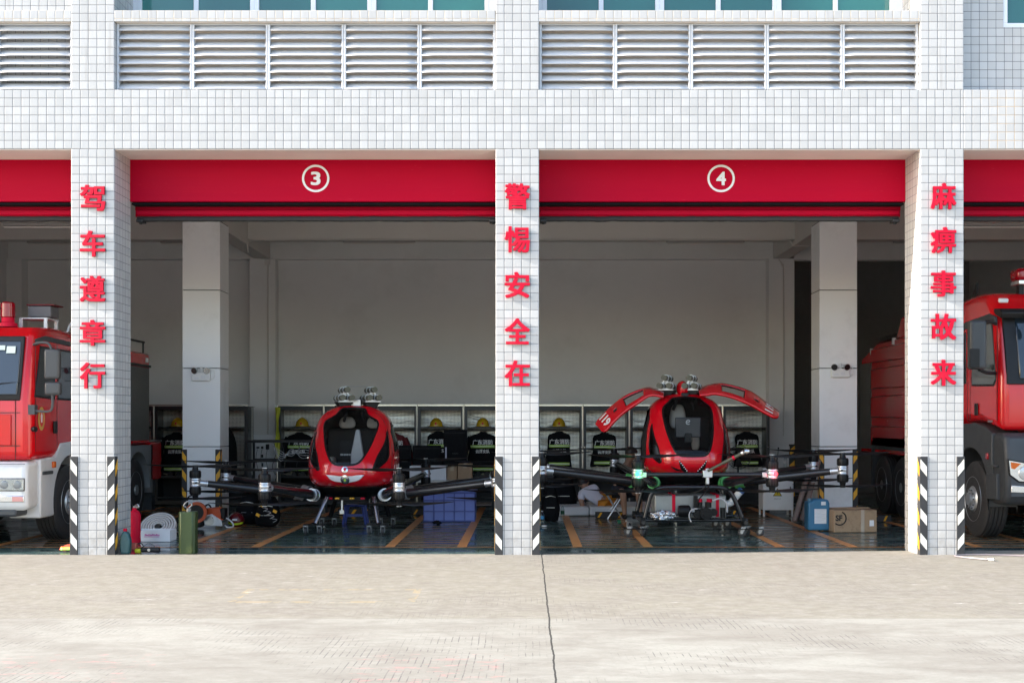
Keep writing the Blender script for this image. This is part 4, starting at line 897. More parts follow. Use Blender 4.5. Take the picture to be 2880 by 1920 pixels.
    if ver == 0:
        for sx in (-1, 1):
            for sy, yo in ((-1, -.78), (1, .55)):
                top = (sx * .33 + .02, yo * .72, -.17); bot = (sx * .44, yo, -.50)
                q = MB(); q.tube([W(top), W((bot[0], bot[1], -.52))], .033, 14, 1); q.build('leg', M['leg_metal'] if sy < 0 else M['gloss_black'], T)
                q = MB(); q.box(bot[0] - .16, bot[0] + .14, bot[1] - .035, bot[1] + .035, -.545, -.525); q.v = [W(v) for v in q.v]; q.build('foot_bar', M['gloss_black'], T, bevel=.006)
                for dx in (-.13, .06): caster(bot[0] + dx, bot[1], .15 + dx)
        q = MB(); q.box(-.26, .20, -.3, .3, -.24, -.17); q.v = [W(v) for v in q.v]; q.build('payload_tray', M['gloss_black'], T, bevel=.01)
        q = MB(); q.box(-.012, .012, -.42, -.40, -.38, -.24); q.box(-.03, .03, -.43, -.41, -.43, -.38); q.v = [W((v[0] - .12, v[1], v[2] + .02)) for v in q.v]; q.build('sensor_mast', M['steel'], T)
        for x_, m_ in ((-.28, 'letter_red'), (.18, 'letter_red'), (-.18, 'yellow'), (.03, 'yellow')):
            q = MB(); q.box(x_ - .03, x_ + .03, -.5, -.4, -.20, -.175); q.v = [W(v) for v in q.v]; q.build('cable_tag', M[m_], T, bevel=.005)
    else:
        zb = -.66
        for yo in (-.80, .42):
            q = MB(); q.tube([W((-.66, yo, zb)), W((-.60, yo, -.42)), W((-.54, yo, -.26)), W((-.40, yo, -.19)), W((0, yo, -.185)), W((.40, yo, -.19)), W((.54, yo, -.26)), W((.64, yo, -.45)), W((.72, yo, zb))], .032, 14, 6); q.build('gear_hoop', M['carbon'], T)
            for sx in (-.68, .72): 
                q = MB(); q.box(sx - .035, sx + .035, yo - .04, yo + .04, -.72, -.60); q.v = [W(v) for v in q.v]; q.build('foot_socket', M['gloss_black'], T, bevel=.01)
        for sx in (-.68, .72):
            q = MB(); q.cyl(W((sx, -1.0, -.66)), W((sx, .60, -.66)), .028, n=14); q.build('skid', M['carbon'], T)
        for yo in (-.80, .0, .42):
            q = MB(); q.cyl(W((-.72, yo, -.64)), W((.78, yo, -.64)), .026, n=14); q.build('cross_tube', M['carbon'], T)
        for x, y, r_ in ((-.86, -.92, 1.2), (-.69, -.95, .2), (-.63, -.78, .9), (.70, -.95, 1.2), (.77, -.86, .9), (.95, -.92, 1.3), (-.80, -.1, .3), (.72, .42, 1.2), (.55, .44, 1.3)): caster(x, y, r_)
        for sg in (-1, 1):
            q = MB(); q.box(-.17 + sg * .78 - 0, .17 + sg * .78, -1.0, -.74, -.752, -.742); q.v = [W(v) for v in q.v]; q.build('caster_plate', M['gloss_black'], T, bevel=.003)
        # tank, straps, filler, pump, foil bag
        q = MB(); q.box(-.50, .50, -.70, -.20, -.625, -.30); q.v = [W(v) for v in q.v]; tk = q.build('tank', mat('tank_aluminium', (.30, .31, .30), .42, .45, var=.3, nscale=3, rv=.25), T, bevel=.02)
        for x_ in (-.235, .375):
            q = MB(); q.box(x_ - .022, x_ + .022, -.708, -.18, -.60, -.292); q.v = [W(v) for v in q.v]; q.build('strap', M['letter_red'], tk)
        q = MB(); q.tube([W((.49, -.6, -.42)), W((.56, -.62, -.42)), W((.62, -.64, -.35)), W((.70, -.66, -.25))], .048, 14, 5); fl_ = q.build('filler_pipe', M['white'], tk)
        q = MB(); q.cyl(W((.695, -.658, -.258)), W((.725, -.665, -.22)), .052, n=16); q.build('cap', mat('blue_cap', (.03, .12, .32), .4), fl_)
        q = MB(); q.lathe([(.04, -.10), (.075, -.09), (.085, -.06), (.085, .05), (.07, .07), (.03, .08), (.03, .20)], W((-.10, -.88, -.51)), 20, 'X'); pu = q.build('pump_motor', M['gloss_black'], T)
        q = MB(); q.cyl((.18, -.99, -.54), (.18, -.80, -.54), .085, n=20); q.cyl((.07, -.95, -.55), (.07, -.82, -.55), .055, n=16); q.cyl((.29, -.95, -.52), (.29, -.84, -.52), .05, n=16); q.cyl((.18, -1.0, -.54), (.18, -.985, -.54), .05, n=16); q.cyl((.10, -.88, -.46), (.10, -.88, -.38), .04, n=12); q.cyl((.22, -.88, -.46), (.22, -.88, -.38), .045, n=12); q.box(.02, .07, -.93, -.82, -.50, -.30)
        for j in range(9): q.cyl((.08 + .024 * j, -.985, -.60 + .03 * (j % 4)), (.08 + .024 * j, -.96, -.60 + .03 * (j % 4)), .011, n=7)
        q.v = [W(v) for v in q.v]; q.build('pump_body', M['gloss_black'], T, bevel=.01)
        for x_ in (.10, .235): 
            q = MB(); q.cyl(W((x_, -.88, -.385)), W((x_, -.88, -.34)), .038, n=16); q.build('red_cap', M['letter_red'], T)
        q = MB(); q.cyl(W((.02, -.95, -.5)), W((-.02, -.95, -.5)), .02, n=10); q.tube([W((.06, -.98, -.47)), W((-.02, -.99, -.48)), W((-.06, -.99, -.56)), W((-.03, -.99, -.65))], .008, 7); q.tube([W((.27, -.95, -.36)), W((.38, -.96, -.33)), W((.46, -.96, -.40)), W((.47, -.95, -.52))], .012, 8); q.build('hose', mat('clear_hose', (.45, .45, .47), .3), T)
        q = MB(); q.cyl(W((.42, -.88, -.60)), W((.42, -.88, -.46)), .035, n=14); q.build('filter', M['gloss_black'], T)
        def foil(u, v):
            a = 2 * PI * u; p = Vector((math.cos(a) * math.sin(PI * v), .5 * math.sin(a) * math.sin(PI * v), math.cos(PI * v))); n_ = 1 + .35 * abs(noise.noise(p * 2.3)) + .22 * noise.noise(p * 6)
            return W((-.40 + .17 * p.x * n_, -.90 + .2 * p.y * n_, -.565 + .065 * p.z * n_))
        q = MB(); q.grid(foil, 60, 30, closed=True); q.build('foil_bag', mat('crumpled_foil', (.62, .63, .65), .22, .85, bump=.8, bscale=22), T, ang=20)
        # front cross bar with spray boom
        q = MB(); q.cyl(W((-.80, -2.08, HZ - .01)), W((.80, -2.08, HZ - .01)), .028, n=14); q.build('boom_bar', M['carbon'], T)
        for x_ in (-.78, .76): q = MB(); q.box(x_ - .03, x_ + .03, -2.115, -2.045, HZ - .045, HZ + .02); q.v = [W(v) for v in q.v]; q.build('bar_clamp', M['arm_silver'], T, bevel=.006)
        q = MB(); q.box(-.03, .09, -2.13, -2.03, HZ - .045, HZ + .045); q.box(.01, .05, -2.12, -2.05, HZ - .13, HZ + .07); q.v = [W(v) for v in q.v]; q.build('boom_clamp', M['arm_silver'], T, bevel=.006)
        nz = MB(); a = Vector((.03, -2.14, HZ + .04)); e = Vector((.44, -2.3, HZ + .27)); nz.tube([W(a), W(a.lerp(e, .5)), W(e)], lambda t: .017 + .006 * (t > .45), 12, 6); nb = nz.build('spray_boom', M['olive'], T)
        nz = MB(); dd = (e - a).normalized(); nz.cyl(W(e - dd * .01), W(e + dd * .02), .03, n=12); nz.lathe([(.018, -.03), (.035, -.02), (.038, .01), (.028, .04), (.01, .045)], W(e + dd * .05), 14, 'X'); nz.build('nozzle', M['chrome'], nb)
        nz = MB(); nz.cyl(W(a.lerp(e, .72)), W(a.lerp(e, .78)), .026, n=12); nz.build('joint_ring', M['letter_red'], nb)
        nz = MB(); nz.tube([W((.03, -2.1, HZ - .1)), W((.0, -1.9, -.15)), W((-.15, -1.5, -.24)), W((-.3, -1.0, -.25))], .009, 7); nz.tube([W((.05, -2.1, HZ - .1)), W((.06, -1.9, -.15)), W((.03, -1.4, -.3)), W((.05, -.95, -.42))], .009, 7); nz.build('boom_hose', M['rubber'], T)
        # gull wing doors, swung up
        def door_panel(upper, lower, yU, yL, sg, tx):
            Up = smooth([U(x, y, yU) for x, y in upper], 10); Lo = smooth([U(x, y, yL) for x, y in lower], 10)
            def res(Pp, n=60):
                L = [0]
                for i in range(1, len(Pp)): L.append(L[-1] + (Pp[i] - Pp[i - 1]).length)
                out = []; i = 0
                for k in range(n + 1):
                    d = L[-1] * k / n
                    while i < len(L) - 2 and L[i + 1] < d: i += 1
                    out.append(Pp[i].lerp(Pp[i + 1], min(1, (d - L[i]) / (L[i + 1] - L[i]))))
                return out
            A, B = res(Up), res(Lo)
            def pt(t, v):
                i = min(59, max(0, int(t * 60))); f = t * 60 - i; a = A[i].lerp(A[i + 1], f); c_ = B[i].lerp(B[i + 1], f)
                r = 1.0
                e_ = max(0, (t - .93) / .07); v2 = .5 + (v - .5) * (1 - .35 * e_ * e_)
                p = a.lerp(c_, v2); bulge = .02 * math.sin(PI * v2); return p + Vector((0, 0, bulge))
            hole = lambda t, v: (.27 < t < .54 and .18 < v < .80) or (.665 < t < .72 and .40 < v < .62)
            q = MB(); q.grid(lambda u, v: pt(u, v), 90, 24, lambda u, v: not hole(u, v)); dr = q.build('gull_wing_door', M['cab_red'], T, solid=.035, ang=50)
            for (t0, t1, v0, v1) in ((.27, .54, .18, .80), (.665, .72, .40, .62)):
                ring = [(t0 + (t1 - t0) * k / 12, v0) for k in range(12)] + [(t1, v0 + (v1 - v0) * k / 8) for k in range(8)] + [(t1 - (t1 - t0) * k / 12, v1) for k in range(12)] + [(t0, v1 - (v1 - v0) * k / 8) for k in range(8)]
                f_ = MB(); f_.tube([pt(a_, b_) for a_, b_ in ring + [ring[0]]], .009, 6, 1); f_.build('window_seal', M['gloss_black'], dr)
                g_ = MB(); g_.grid(lambda u, v: pt(t0 + (t1 - t0) * u, v0 + (v1 - v0) * v), 10, 6); g_.build('door_glass', M['can_glass'] if t0 < .5 else M['black'], dr)
            Lm = sum((A[i + 1] - A[i]).length for i in range(60)); Wd = (A[50] - B[50]).length
            def tm(v):
                # text runs across the panel, tops towards the hinge
                tt = .865 - v.y / Lm; vv = .5 + v.x / Wd if sg < 0 else .5 - v.x / Wd
                a_ = pt(tt, vv); e1 = pt(tt + .01, vv) - pt(tt - .01, vv); e2 = pt(tt, vv + .01) - pt(tt, vv - .01); n_ = e1.cross(e2).normalized()
                if n_.y > 0: n_ = -n_
                return a_ + n_ * .021
            text('lettering', '119', .2, tm, M['white'], dr, offset=.008, w=Wd * .74, h=.15, space=1.0)
        door_panel([(1868, 1104), (1840, 1095), (1817.5, 1092), (1763, 1112), (1721, 1143), (1672, 1192)], [(1866, 1117), (1842, 1112), (1822, 1115), (1798, 1131), (1746, 1168), (1697, 1221)], cy + .05, cy - .28, -1, 0)
        door_panel([(1962, 1098), (1985, 1087), (2010, 1081), (2045, 1082), (2108, 1101), (2158, 1136), (2193, 1160)], [(1968, 1112), (1990, 1111), (2012, 1108), (2059, 1118), (2108, 1138), (2155, 1163), (2188, 1180)], cy + .05, cy - .28, 1, 0)
    return T
drone('passenger_drone', 'red passenger drone with closed cabin doors and winged nose emblem in bay 3', -2.5, 3.3, 0.0, 0)
drone('passenger_drone', 'red passenger drone with both gull wing doors open and a spray boom in bay 4', 2.28, 3.3, .17, 1)
# ------------------------------------------------------------------ fire trucks
M['truck_red'] = mat('truck_red', (.58, .0015, .006), .26, coat=.5, var=.05, nscale=1.5, rv=.06, dirt=((.34, .01, .012), 2, .15))
M['truck_white'] = mat('truck_white', (.66, .67, .68), .35, coat=.3, var=.05, nscale=2, dirt=((.45, .44, .42), 3, .35))
M['truck_grey'] = mat('truck_grey', (.045, .05, .056), .48, var=.15, nscale=3)
M['wind_glass'] = mat('windscreen_glass', (.018, .028, .04), .04, var=.3, nscale=1.2, spec=.9, rv=.02)
M['rim'] = mat('wheel_rim', (.42, .44, .46), .36, .7, var=.12)
M['lamp_chrome'] = mat('lamp_reflector', (.72, .73, .74), .18, .85, var=.15, nscale=30)
M['lens_clear'] = glass('lens_clear', (.93, .95, .96), .04)
M['amber'] = mat('amber_lens', (.65, .12, .01), .2, var=.05); M['beacon_red'] = mat('beacon_red', (.28, .001, .008), .12, coat=.5)
M['shutter_grey'] = mat('shutter_grey', (.12, .12, .115), .45, .3, var=.1)
def wheel(T, x, y, r, w, side, name='wheel', deep=.05):
    """side=+1: outer face towards +X"""
    c = (x, y, r); s = side; b = MB()
    prof = [(r * .60, -w / 2), (r * .80, -w / 2), (r * .93, -w / 2 + .01), (r * .985, -w / 2 + .035)]
    for k in range(4):
        z = -w / 2 + .05 + k * (w - .1) / 4; prof += [(r, z), (r, z + (w - .1) / 4 - .012), (r - .014, z + (w - .1) / 4 - .010), (r - .014, z + (w - .1) / 4 - .002)]
    prof += [(r * .985, w / 2 - .035), (r * .93, w / 2 - .01), (r * .80, w / 2), (r * .60, w / 2)]
    b.lathe([(a, h * s) for a, h in prof], c, 48, 'X', closed=False); o = b.build('tyre' if name != 'wheel' else 'wheel', M['rubber'], T)
    o_ = w / 2 * s; q = MB()
    q.lathe([(r * .60, o_ - .015 * s), (r * .585, o_ + .004 * s), (r * .56, o_ - .01 * s), (r * .53, o_ - deep * s), (r * .44, o_ - (deep + .02) * s), (r * .34, o_ + (-deep + .05) * s), (r * .30, o_ + (-deep + .07) * s), (r * .17, o_ + (-deep + .07) * s), (r * .16, o_ + (-deep + .12) * s), (.001, o_ + (-deep + .125) * s)], c, 40, 'X'); rim = q.build('rim', M['rim'], o)
    q = MB()
    for k in range(10):
        a = 2 * PI * k / 10; cc = Vector((x + o_ + (-deep + .065) * s, y + r * .235 * math.cos(a), r + r * .235 * math.sin(a))); q.cyl(cc, cc + Vector((.035 * s, 0, 0)), .014, n=6)
    q.build('wheel_nuts', M['chrome'], rim)
    q = MB()
    for k in range(10):
        a = 2 * PI * (k + .5) / 10; cc = Vector((x + o_ - (deep + .004) * s, y + r * .475 * math.cos(a), r + r * .475 * math.sin(a))); q.cyl(cc, cc + Vector((.010 * s, 0, 0)), .026, n=12)
    q.build('vent_holes', M['black'], rim); return o
def arc(cy, cz, r, a0, a1, n=16): return [(cy + r * math.cos(math.radians(a0 + (a1 - a0) * k / n)), cz + r * math.sin(math.radians(a0 + (a1 - a0) * k / n))) for k in range(n + 1)]
# ---- left truck: white bumper
T = thing('fire_truck', 'red fire truck with white bumper in the bay left of the left column', 'fire truck', (-7.38, 3.2, 0), 'fire trucks parked in the outer bays')
xs, xo = -6.13, -8.63
b = MB(); b.prism([(.68, 1.09), (.68, 1.84), (.74, 2.10), (.86, 2.64), (1.0, 2.76), (1.5, 2.80), (2.85, 2.78), (2.9, 2.6), (2.9, 1.09)], xo, xs, 'X'); cab = b.build('cab', M['truck_red'], T, bevel=.11, seg=4)
b = MB(); b.prism([(.655, 1.90), (.80, 2.58), (.84, 2.58), (.70, 1.90)], xo + .17, xs - .17, 'X'); ws = b.build('windscreen', M['wind_glass'], T, bevel=.015)
b = MB(); b.prism([(.665, 1.86), (.675, 1.83), (.70, 1.83), (.855, 2.64), (.82, 2.64)], xo + .14, xs - .14, 'X'); b.build('windscreen_surround', M['black'], T, bevel=.01)
for px in (-8.0, -7.2, -6.7):
    b = MB(); b.tube([(px, .655, 1.86), (px + .1, .675, 2.02), (px + .42, .70, 2.06)], .009, 6, 3); b.build('wiper', M['black'], ws)
b = MB(); b.box(-6.47, -6.36, .755, .762, 2.42, 2.51, R=Rx(-.2)); b.box(-6.72, -6.49, .76, .767, 2.46, 2.52, R=Rx(-.2)); b.build('sticker', mat('sticker', (.62, .72, .66), .5), ws)
# steering wheel and dash reflections read through the glass as pale shapes: dash top
b = MB(); b.box(xo + .3, xs - .25, .66, .672, 1.28, 1.66); b.build('front_flap', M['truck_red'], T, bevel=.01)
b = MB()
for z in (1.27, 1.68): b.box(xo + .14, xs - .14, .672, .678, z, z + .008)
b.box(xs - .20, xs - .194, .672, .678, 1.10, 1.84); b.build('panel_gap', M['black'], cab)
# side: gutter, windows, doors
sx = xs + .002
b = MB(); b.prism([(.80, 2.60), (1.1, 2.66), (2.8, 2.62), (2.8, 2.56), (1.05, 2.60), (.83, 2.52)], xs - .01, xs + .012, 'X'); b.build('rain_gutter', M['truck_grey'], cab, bevel=.004)
for nm, poly in (('side_window', [(.80, 1.90), (1.42, 1.88), (1.42, 2.50), (.96, 2.50)]), ('rear_side_window', [(1.55, 1.88), (2.3, 1.88), (2.3, 2.50), (1.55, 2.50)])):
    b = MB(); cy_ = sum(p[0] for p in poly) / 4; cz_ = sum(p[1] for p in poly) / 4
    b.prism([(cy_ + (p[0] - cy_) * 1.07, cz_ + (p[1] - cz_) * 1.08) for p in poly], xs - .01, xs + .003, 'X'); f = b.build(nm + '_frame', M['black'], cab, bevel=.003)
    b = MB(); b.prism(poly, xs - .0, xs + .006, 'X'); b.build('pane', M['wind_glass'], f, bevel=.002)
b = MB()
for y in (.80, 1.50, 2.4): b.box(xs - .002, xs + .0025, y, y + .008, 1.2, 2.6)
b.build('door_gap', M['black'], cab)
b = MB(); b.box(xs, xs + .03, 1.36, 1.46, 1.42, 1.58); b.build('door_handle', M['black'], cab, bevel=.01)
b = MB(); b.cyl((xs - .02, .76, 1.48), (xs + .03, .74, 1.48), .035, n=14); b.build('front_knob', M['black'], cab)
b = MB(); b.grid(lambda u, v: (xs + .004, .985 + .105 * v * math.cos(2 * PI * u), 1.61 + .15 * v * math.sin(2 * PI * u)), 32, 2); e_ = b.build('emblem', mat('emblem_gold', (.60, .36, .08), .5), cab)
b = MB(); b.grid(lambda u, v: (xs + .006, .985 + .06 * v * math.cos(2 * PI * u), 1.61 + .10 * v * math.sin(2 * PI * u)), 24, 2); b.build('emblem_centre', M['letter_red'], e_)
b = MB(); b.prism([(.985 - .02, 1.56), (.985 + .02, 1.56), (.985 + .028, 1.65), (.985, 1.69), (.985 - .028, 1.65)], xs + .005, xs + .008, 'X'); b.build('emblem_shield', M['white'], e_)
# bumper, lamps, fender
b = MB(); b.prism([(.56, .52), (.55, .98), (.60, 1.08), (.95, 1.08), (.95, .50), (.62, .48)], xo + .02, xs - .01, 'X'); bp = b.build('bumper', M['truck_white'], T, bevel=.06, seg=3)
b = MB(); b.box(xo + .15, xs - .15, .60, .95, .40, .50); b.build('under_bumper', M['truck_grey'], T, bevel=.03)
b = MB(); b.box(xo + .3, xs - .35, .545, .56, .98, 1.0); b.box(xo + .05, xs - .03, .548, .56, 1.05, 1.056); b.build('bumper_gap', M['black'], bp)
for s0 in (1, -1):
    cxx = xs - .20 if s0 > 0 else xo + .20
    b = MB(); b.box(cxx - .17, cxx + .17, .545, .56, .72, .88); hl = b.build('headlight', M['black'], T, bevel=.012); b = MB(); b.box(cxx - .158, cxx + .158, .541, .546, .732, .868); b.build('bezel', M['lamp_chrome'], hl, bevel=.002)
    for dx in (-.08, .08):
        q = MB(); q.lathe([(.052, .0), (.046, -.006), (.03, -.008), (.001, -.008)], (cxx + dx, .541, .80), 24, 'Y'); q.build('reflector', mat('lamp_bulb', (.35, .36, .38), .15, .5, bump=.5, bscale=70), hl)
    b = MB(); b.box(cxx - .15, cxx + .15, .533, .537, .735, .865); b.build('lens', M['lens_clear'], hl)
    b = MB(); b.box(cxx - .17, cxx + .16, .542, .565, .585, .665); fg = b.build('fog_light', M['lamp_chrome'], T, bevel=.01)
    b = MB(); b.box(cxx + .02, cxx + .15, .538, .543, .595, .655); b.build('indicator', mat('pink_lens', (.6, .3, .28), .2), fg)
arch = arc(1.95, .52, .60, 195, -15, 20)
b = MB(); b.prism([(.92, .36), (1.30, .36)] + arch + [(2.62, .36), (2.66, .8), (2.56, 1.10), (2.35, 1.27), (2.0, 1.31), (1.60, 1.29), (1.42, 1.12), (.92, 1.10)], xs - .38, xs + .02, 'X'); b.build('fender', M['truck_white'], T, bevel=.02)
b = MB(); b.prism([(.92, .36), (1.30, .36)] + arch + [(2.62, .36), (2.66, .8), (2.56, 1.10), (2.35, 1.27), (2.0, 1.31), (1.60, 1.29), (1.42, 1.12), (.92, 1.10)], xo - .02, xo + .38, 'X'); b.build('fender', M['truck_white'], T, bevel=.02)
b = MB(); b.box(xs + .0, xs + .035, .97, 1.30, .90, .945); b.build('step_grip', M['truck_grey'], T, bevel=.01)
b = MB(); b.box(xs + .015, xs + .05, 1.28, 1.36, .98, 1.06); b.build('side_marker', M['amber'], T, bevel=.01)
wheel(T, xs - .16, 1.97, .50, .30, 1); wheel(T, xo + .16, 1.97, .50, .30, -1)
# mirrors
b = MB(); b.tube([(xs - .02, .80, 2.53), (xs + .06, .74, 2.55), (xs + .20, .70, 2.54), (xs + .25, .70, 2.44)], .016, 8, 5); b.tube([(xs + .25, .70, 1.92), (xs + .24, .70, 1.72), (xs + .10, .72, 1.70), (xs - .04, .74, 1.72)], .016, 8, 5); b.box(xs - .12, xs + .03, .70, .80, 1.66, 1.78); mr = b.build('mirror_arm', M['truck_grey'], T)
b = MB(); b.box(xs + .155, xs + .35, .66, .76, 2.10, 2.47); b.build('mirror', M['truck_grey'], mr, bevel=.03); b = MB(); b.box(xs + .16, xs + .36, .66, .76, 1.90, 2.06); b.build('small_mirror', M['truck_grey'], mr, bevel=.03)
# roof: beacon, rack with box, hoop
b = MB(); b.lathe([(.12, 2.78), (.11, 2.83), (.08, 2.84), (.08, 2.90)], (-6.64, 1.2, 0), 20); bc = b.build('beacon_base', M['letter_red'], T); b = MB(); b.lathe([(.082, 2.90), (.09, 2.91), (.088, 3.08), (.07, 3.10), (.001, 3.10)], (-6.64, 1.2, 0), 24); b.build('beacon_lens', M['beacon_red'], bc)
b = MB(); b.box(-8.3, -6.76, 1.1, 1.5, 2.84, 2.86); b.build('roof_board', M['black'], T)
b = MB(); b.box(-6.56, -6.20, 1.35, 1.75, 2.90, 2.915); b.box(-6.24, -6.20, 1.35, 1.38, 2.76, 2.90); b.box(-6.56, -6.52, 1.35, 1.38, 2.76, 2.90); b.box(-6.24, -6.20, 1.70, 1.73, 2.76, 2.90); rk = b.build('roof_rack', M['truck_white'], T)
b = MB(); b.box(-6.46, -6.16, 1.38, 1.66, 2.925, 3.07); b.build('speaker_box', mat('dull_grey', (.11, .105, .11), .6), rk, bevel=.012); b = MB(); b.box(-6.47, -6.12, 1.36, 1.70, 3.075, 3.09); b.build('box_lid', M['jacket_red'], rk)
b = MB(); b.tube([(-6.22, 2.1, 2.78), (-6.2, 2.15, 2.88), (-6.2, 2.3, 2.95), (-6.2, 2.5, 2.93), (-6.2, 2.6, 2.80)], .016, 8, 5); b.build('roof_hoop', M['truck_white'], T)
# body
b = MB(); b.prism([(3.0, 1.21), (3.0, 2.62), (3.1, 2.68), (5.42, 2.68), (5.47, 2.62), (5.47, 1.22)], xo + .02, xs - .01, 'X'); bd = b.build('body', M['truck_red'], T, bevel=.03)
for (y0, y1) in ((3.1, 4.2), (4.3, 5.40)):
    b = MB(); b.box(xs - .02, xs + .002, y0, y1, 1.28, 2.44)
    z = 1.29
    while z < 2.42: b.box(xs + .0, xs + .006, y0 + .03, y1 - .03, z, z + .027); z += .034
    b.build('roller_door', M['shutter_grey'], bd, smooth=False)
b = MB(); b.box(xs - .01, xs + .018, 3.05, 5.46, 2.45, 2.49); b.build('door_rail', M['black'], bd)
b = MB(); b.box(xs, xs + .015, 5.22, 5.33, 2.53, 2.60); b.build('marker_lamp', M['white'], bd)
b = MB()
for y in (3.2, 4.3, 5.35): b.cyl((xs - .08, y, 2.68), (xs - .08, y, 2.86), .015, n=8)
b.cyl((xs - .08, 3.1, 2.86), (xs - .08, 5.4, 2.86), .018, n=8); b.build('roof_rail', M['black'], bd)
a2 = arc(4.85, .50, .60, 180, 0, 16)
b = MB(); b.prism([(4.05, .50), (4.05, 1.2), (5.6, 1.2), (5.6, .35), (5.50, .35)][:1] + [(4.12, .50)] + [(4.85 + .60 * math.cos(math.radians(180 - 180 * k / 16)), .5 + .60 * math.sin(math.radians(180 * k / 16))) for k in range(17)] + [(5.52, .42), (5.60, .42), (5.60, 1.20), (4.05, 1.20)], xs - .3, xs + .0, 'X'); b.build('rear_mudguard', mat('guard_grey', (.20, .21, .22), .5), T)
b = MB(); b.box(xs - .6, xs - .31, 4.1, 5.45, .40, 1.15); b.build('wheel_well', M['black'], T)
b = MB(); b.box(xo + .05, xs - .0, 5.50, 6.08, .62, 1.24); b.build('rear_locker', M['truck_red'], T, bevel=.02)
b = MB(); b.box(xo + .05, xs - .0, 5.48, 6.1, 1.245, 1.27); b.build('tread_plate', M['steel'], T)
b = MB(); b.box(xs - .35, xs - .05, 5.7, 5.9, .12, .62); b.build('mud_flap', M['truck_grey'], T)
wheel(T, xs - .18, 4.83, .50, .30, 1, deep=.10); wheel(T, xo + .18, 4.83, .50, .30, -1, deep=.1)
b = MB(); b.box(xo + .75, xs - .75, 1.2, 6.0, .55, .9); b.build('chassis', M['black'], T)
# ---- right truck: dark bumper
T = thing('fire_truck', 'tall red fire truck with dark grey bumper in the bay right of the right column', 'fire truck', (7.33, 4.5, 0), 'fire trucks parked in the outer bays')
xs, xo = 6.08, 8.58
b = MB(); b.prism([(1.27, 1.44), (1.27, 2.15), (1.34, 2.5), (1.46, 3.02), (1.72, 3.27), (2.2, 3.30), (3.35, 3.24), (3.4, 3.1), (3.4, 1.50), (2.6, 1.56), (1.9, 1.56)], xs, xo, 'X'); cab = b.build('cab', M['truck_red'], T, bevel=.12, seg=4)
b = MB(); b.prism([(1.225, 2.12), (1.305, 2.5), (1.42, 2.95), (1.47, 2.95), (1.37, 2.5), (1.30, 2.12)], xs + .24, xo - .24, 'X'); ws = b.build('windscreen', M['wind_glass'], T, bevel=.015)
b = MB(); b.prism([(1.235, 2.05), (1.315, 2.5), (1.445, 3.03), (1.50, 3.03), (1.37, 2.5), (1.30, 2.06)], xs + .085, xo - .085, 'X'); b.build('windscreen_surround', M['black'], T, bevel=.01)
b = MB(); b.prism([(1.30, 2.90), (1.25, 2.97), (1.32, 3.03), (1.55, 3.05), (1.55, 2.98)], xs + .02, xo - .02, 'X'); b.build('sun_visor', M['black'], T, bevel=.015)
for px in (6.5, 7.3): b = MB(); b.tube([(px, 1.24, 2.08), (px + .1, 1.27, 2.2), (px + .45, 1.29, 2.26)], .009, 6, 3); b.build('wiper', M['black'], ws)
b = MB(); b.ell((6.42, 1.20, 2.80), (.05, .03, .09), 12, 8); b.tube([(6.42, 1.22, 2.88), (6.38, 1.3, 2.98)], .01, 6, 2); b.build('front_mirror', M['black'], T)
b = MB(); b.prism([(1.42, 2.93), (1.6, 2.99), (3.38, 2.90), (3.38, 2.80), (1.7, 2.89), (1.40, 2.82)], xs - .015, xs + .02, 'X'); b.build('rain_gutter', M['truck_grey'], cab, bevel=.005)
for nm, poly in (('side_window', [(1.42, 2.12), (1.50, 2.06), (2.25, 2.08), (2.25, 2.84), (1.55, 2.86)]), ('rear_side_window', [(2.5, 2.12), (3.2, 2.12), (3.2, 2.76), (2.5, 2.78)])):
    n = len(poly); cy_ = sum(p[0] for p in poly) / n; cz_ = sum(p[1] for p in poly) / n
    b = MB(); b.prism([(cy_ + (p[0] - cy_) * 1.07, cz_ + (p[1] - cz_) * 1.08) for p in poly], xs - .003, xs + .01, 'X'); f = b.build(nm + '_frame', M['black'], cab, bevel=.003)
    b = MB(); b.prism(poly, xs - .006, xs, 'X'); b.build('pane', M['wind_glass'] if nm[0] == 'r' else mat('side_pane', (.05, .065, .065), .05, var=.3, nscale=2, spec=.9), f, bevel=.002)
b = MB()
for y in (1.36, 2.33, 2.42): b.box(xs - .0025, xs + .002, y, y + .008, 1.58, 2.9)
b.build('door_gap', M['black'], cab)
b = MB(); b.box(xs - .02, xs, 2.02, 2.13, 1.66, 1.82); b.build('door_handle', M['black'], cab, bevel=.01)
b = MB(); b.box(xs - .006, xs, 1.52, 1.68, 1.565, 1.59); b.build('model_badge', M['steel'], cab)
b = MB(); b.box(xs + .05, xs + .17, 1.42, 1.47, 3.12, 3.17, R=Rx(.5)); b.build('roof_marker', M['white'], cab, bevel=.01)
b = MB(); b.prism([(1.20, .50), (1.10, .62), (1.10, 1.05), (1.16, 1.36), (1.24, 1.43), (1.75, 1.43), (1.75, .95), (1.62, .50)], xs + .01, xo - .01, 'X'); bp = b.build('bumper', M['truck_grey'], T, bevel=.07, seg=3)
b = MB(); b.box(xs + .3, xo - .3, 1.085, 1.11, .62, 1.3); b.build('grille', M['black'], bp)
b = MB()
for k in range(6): b.box(xs + .34, xo - .34, 1.07, 1.09, .68 + k * .1, .72 + k * .1)
b.build('grille_bars', M['truck_grey'], bp)
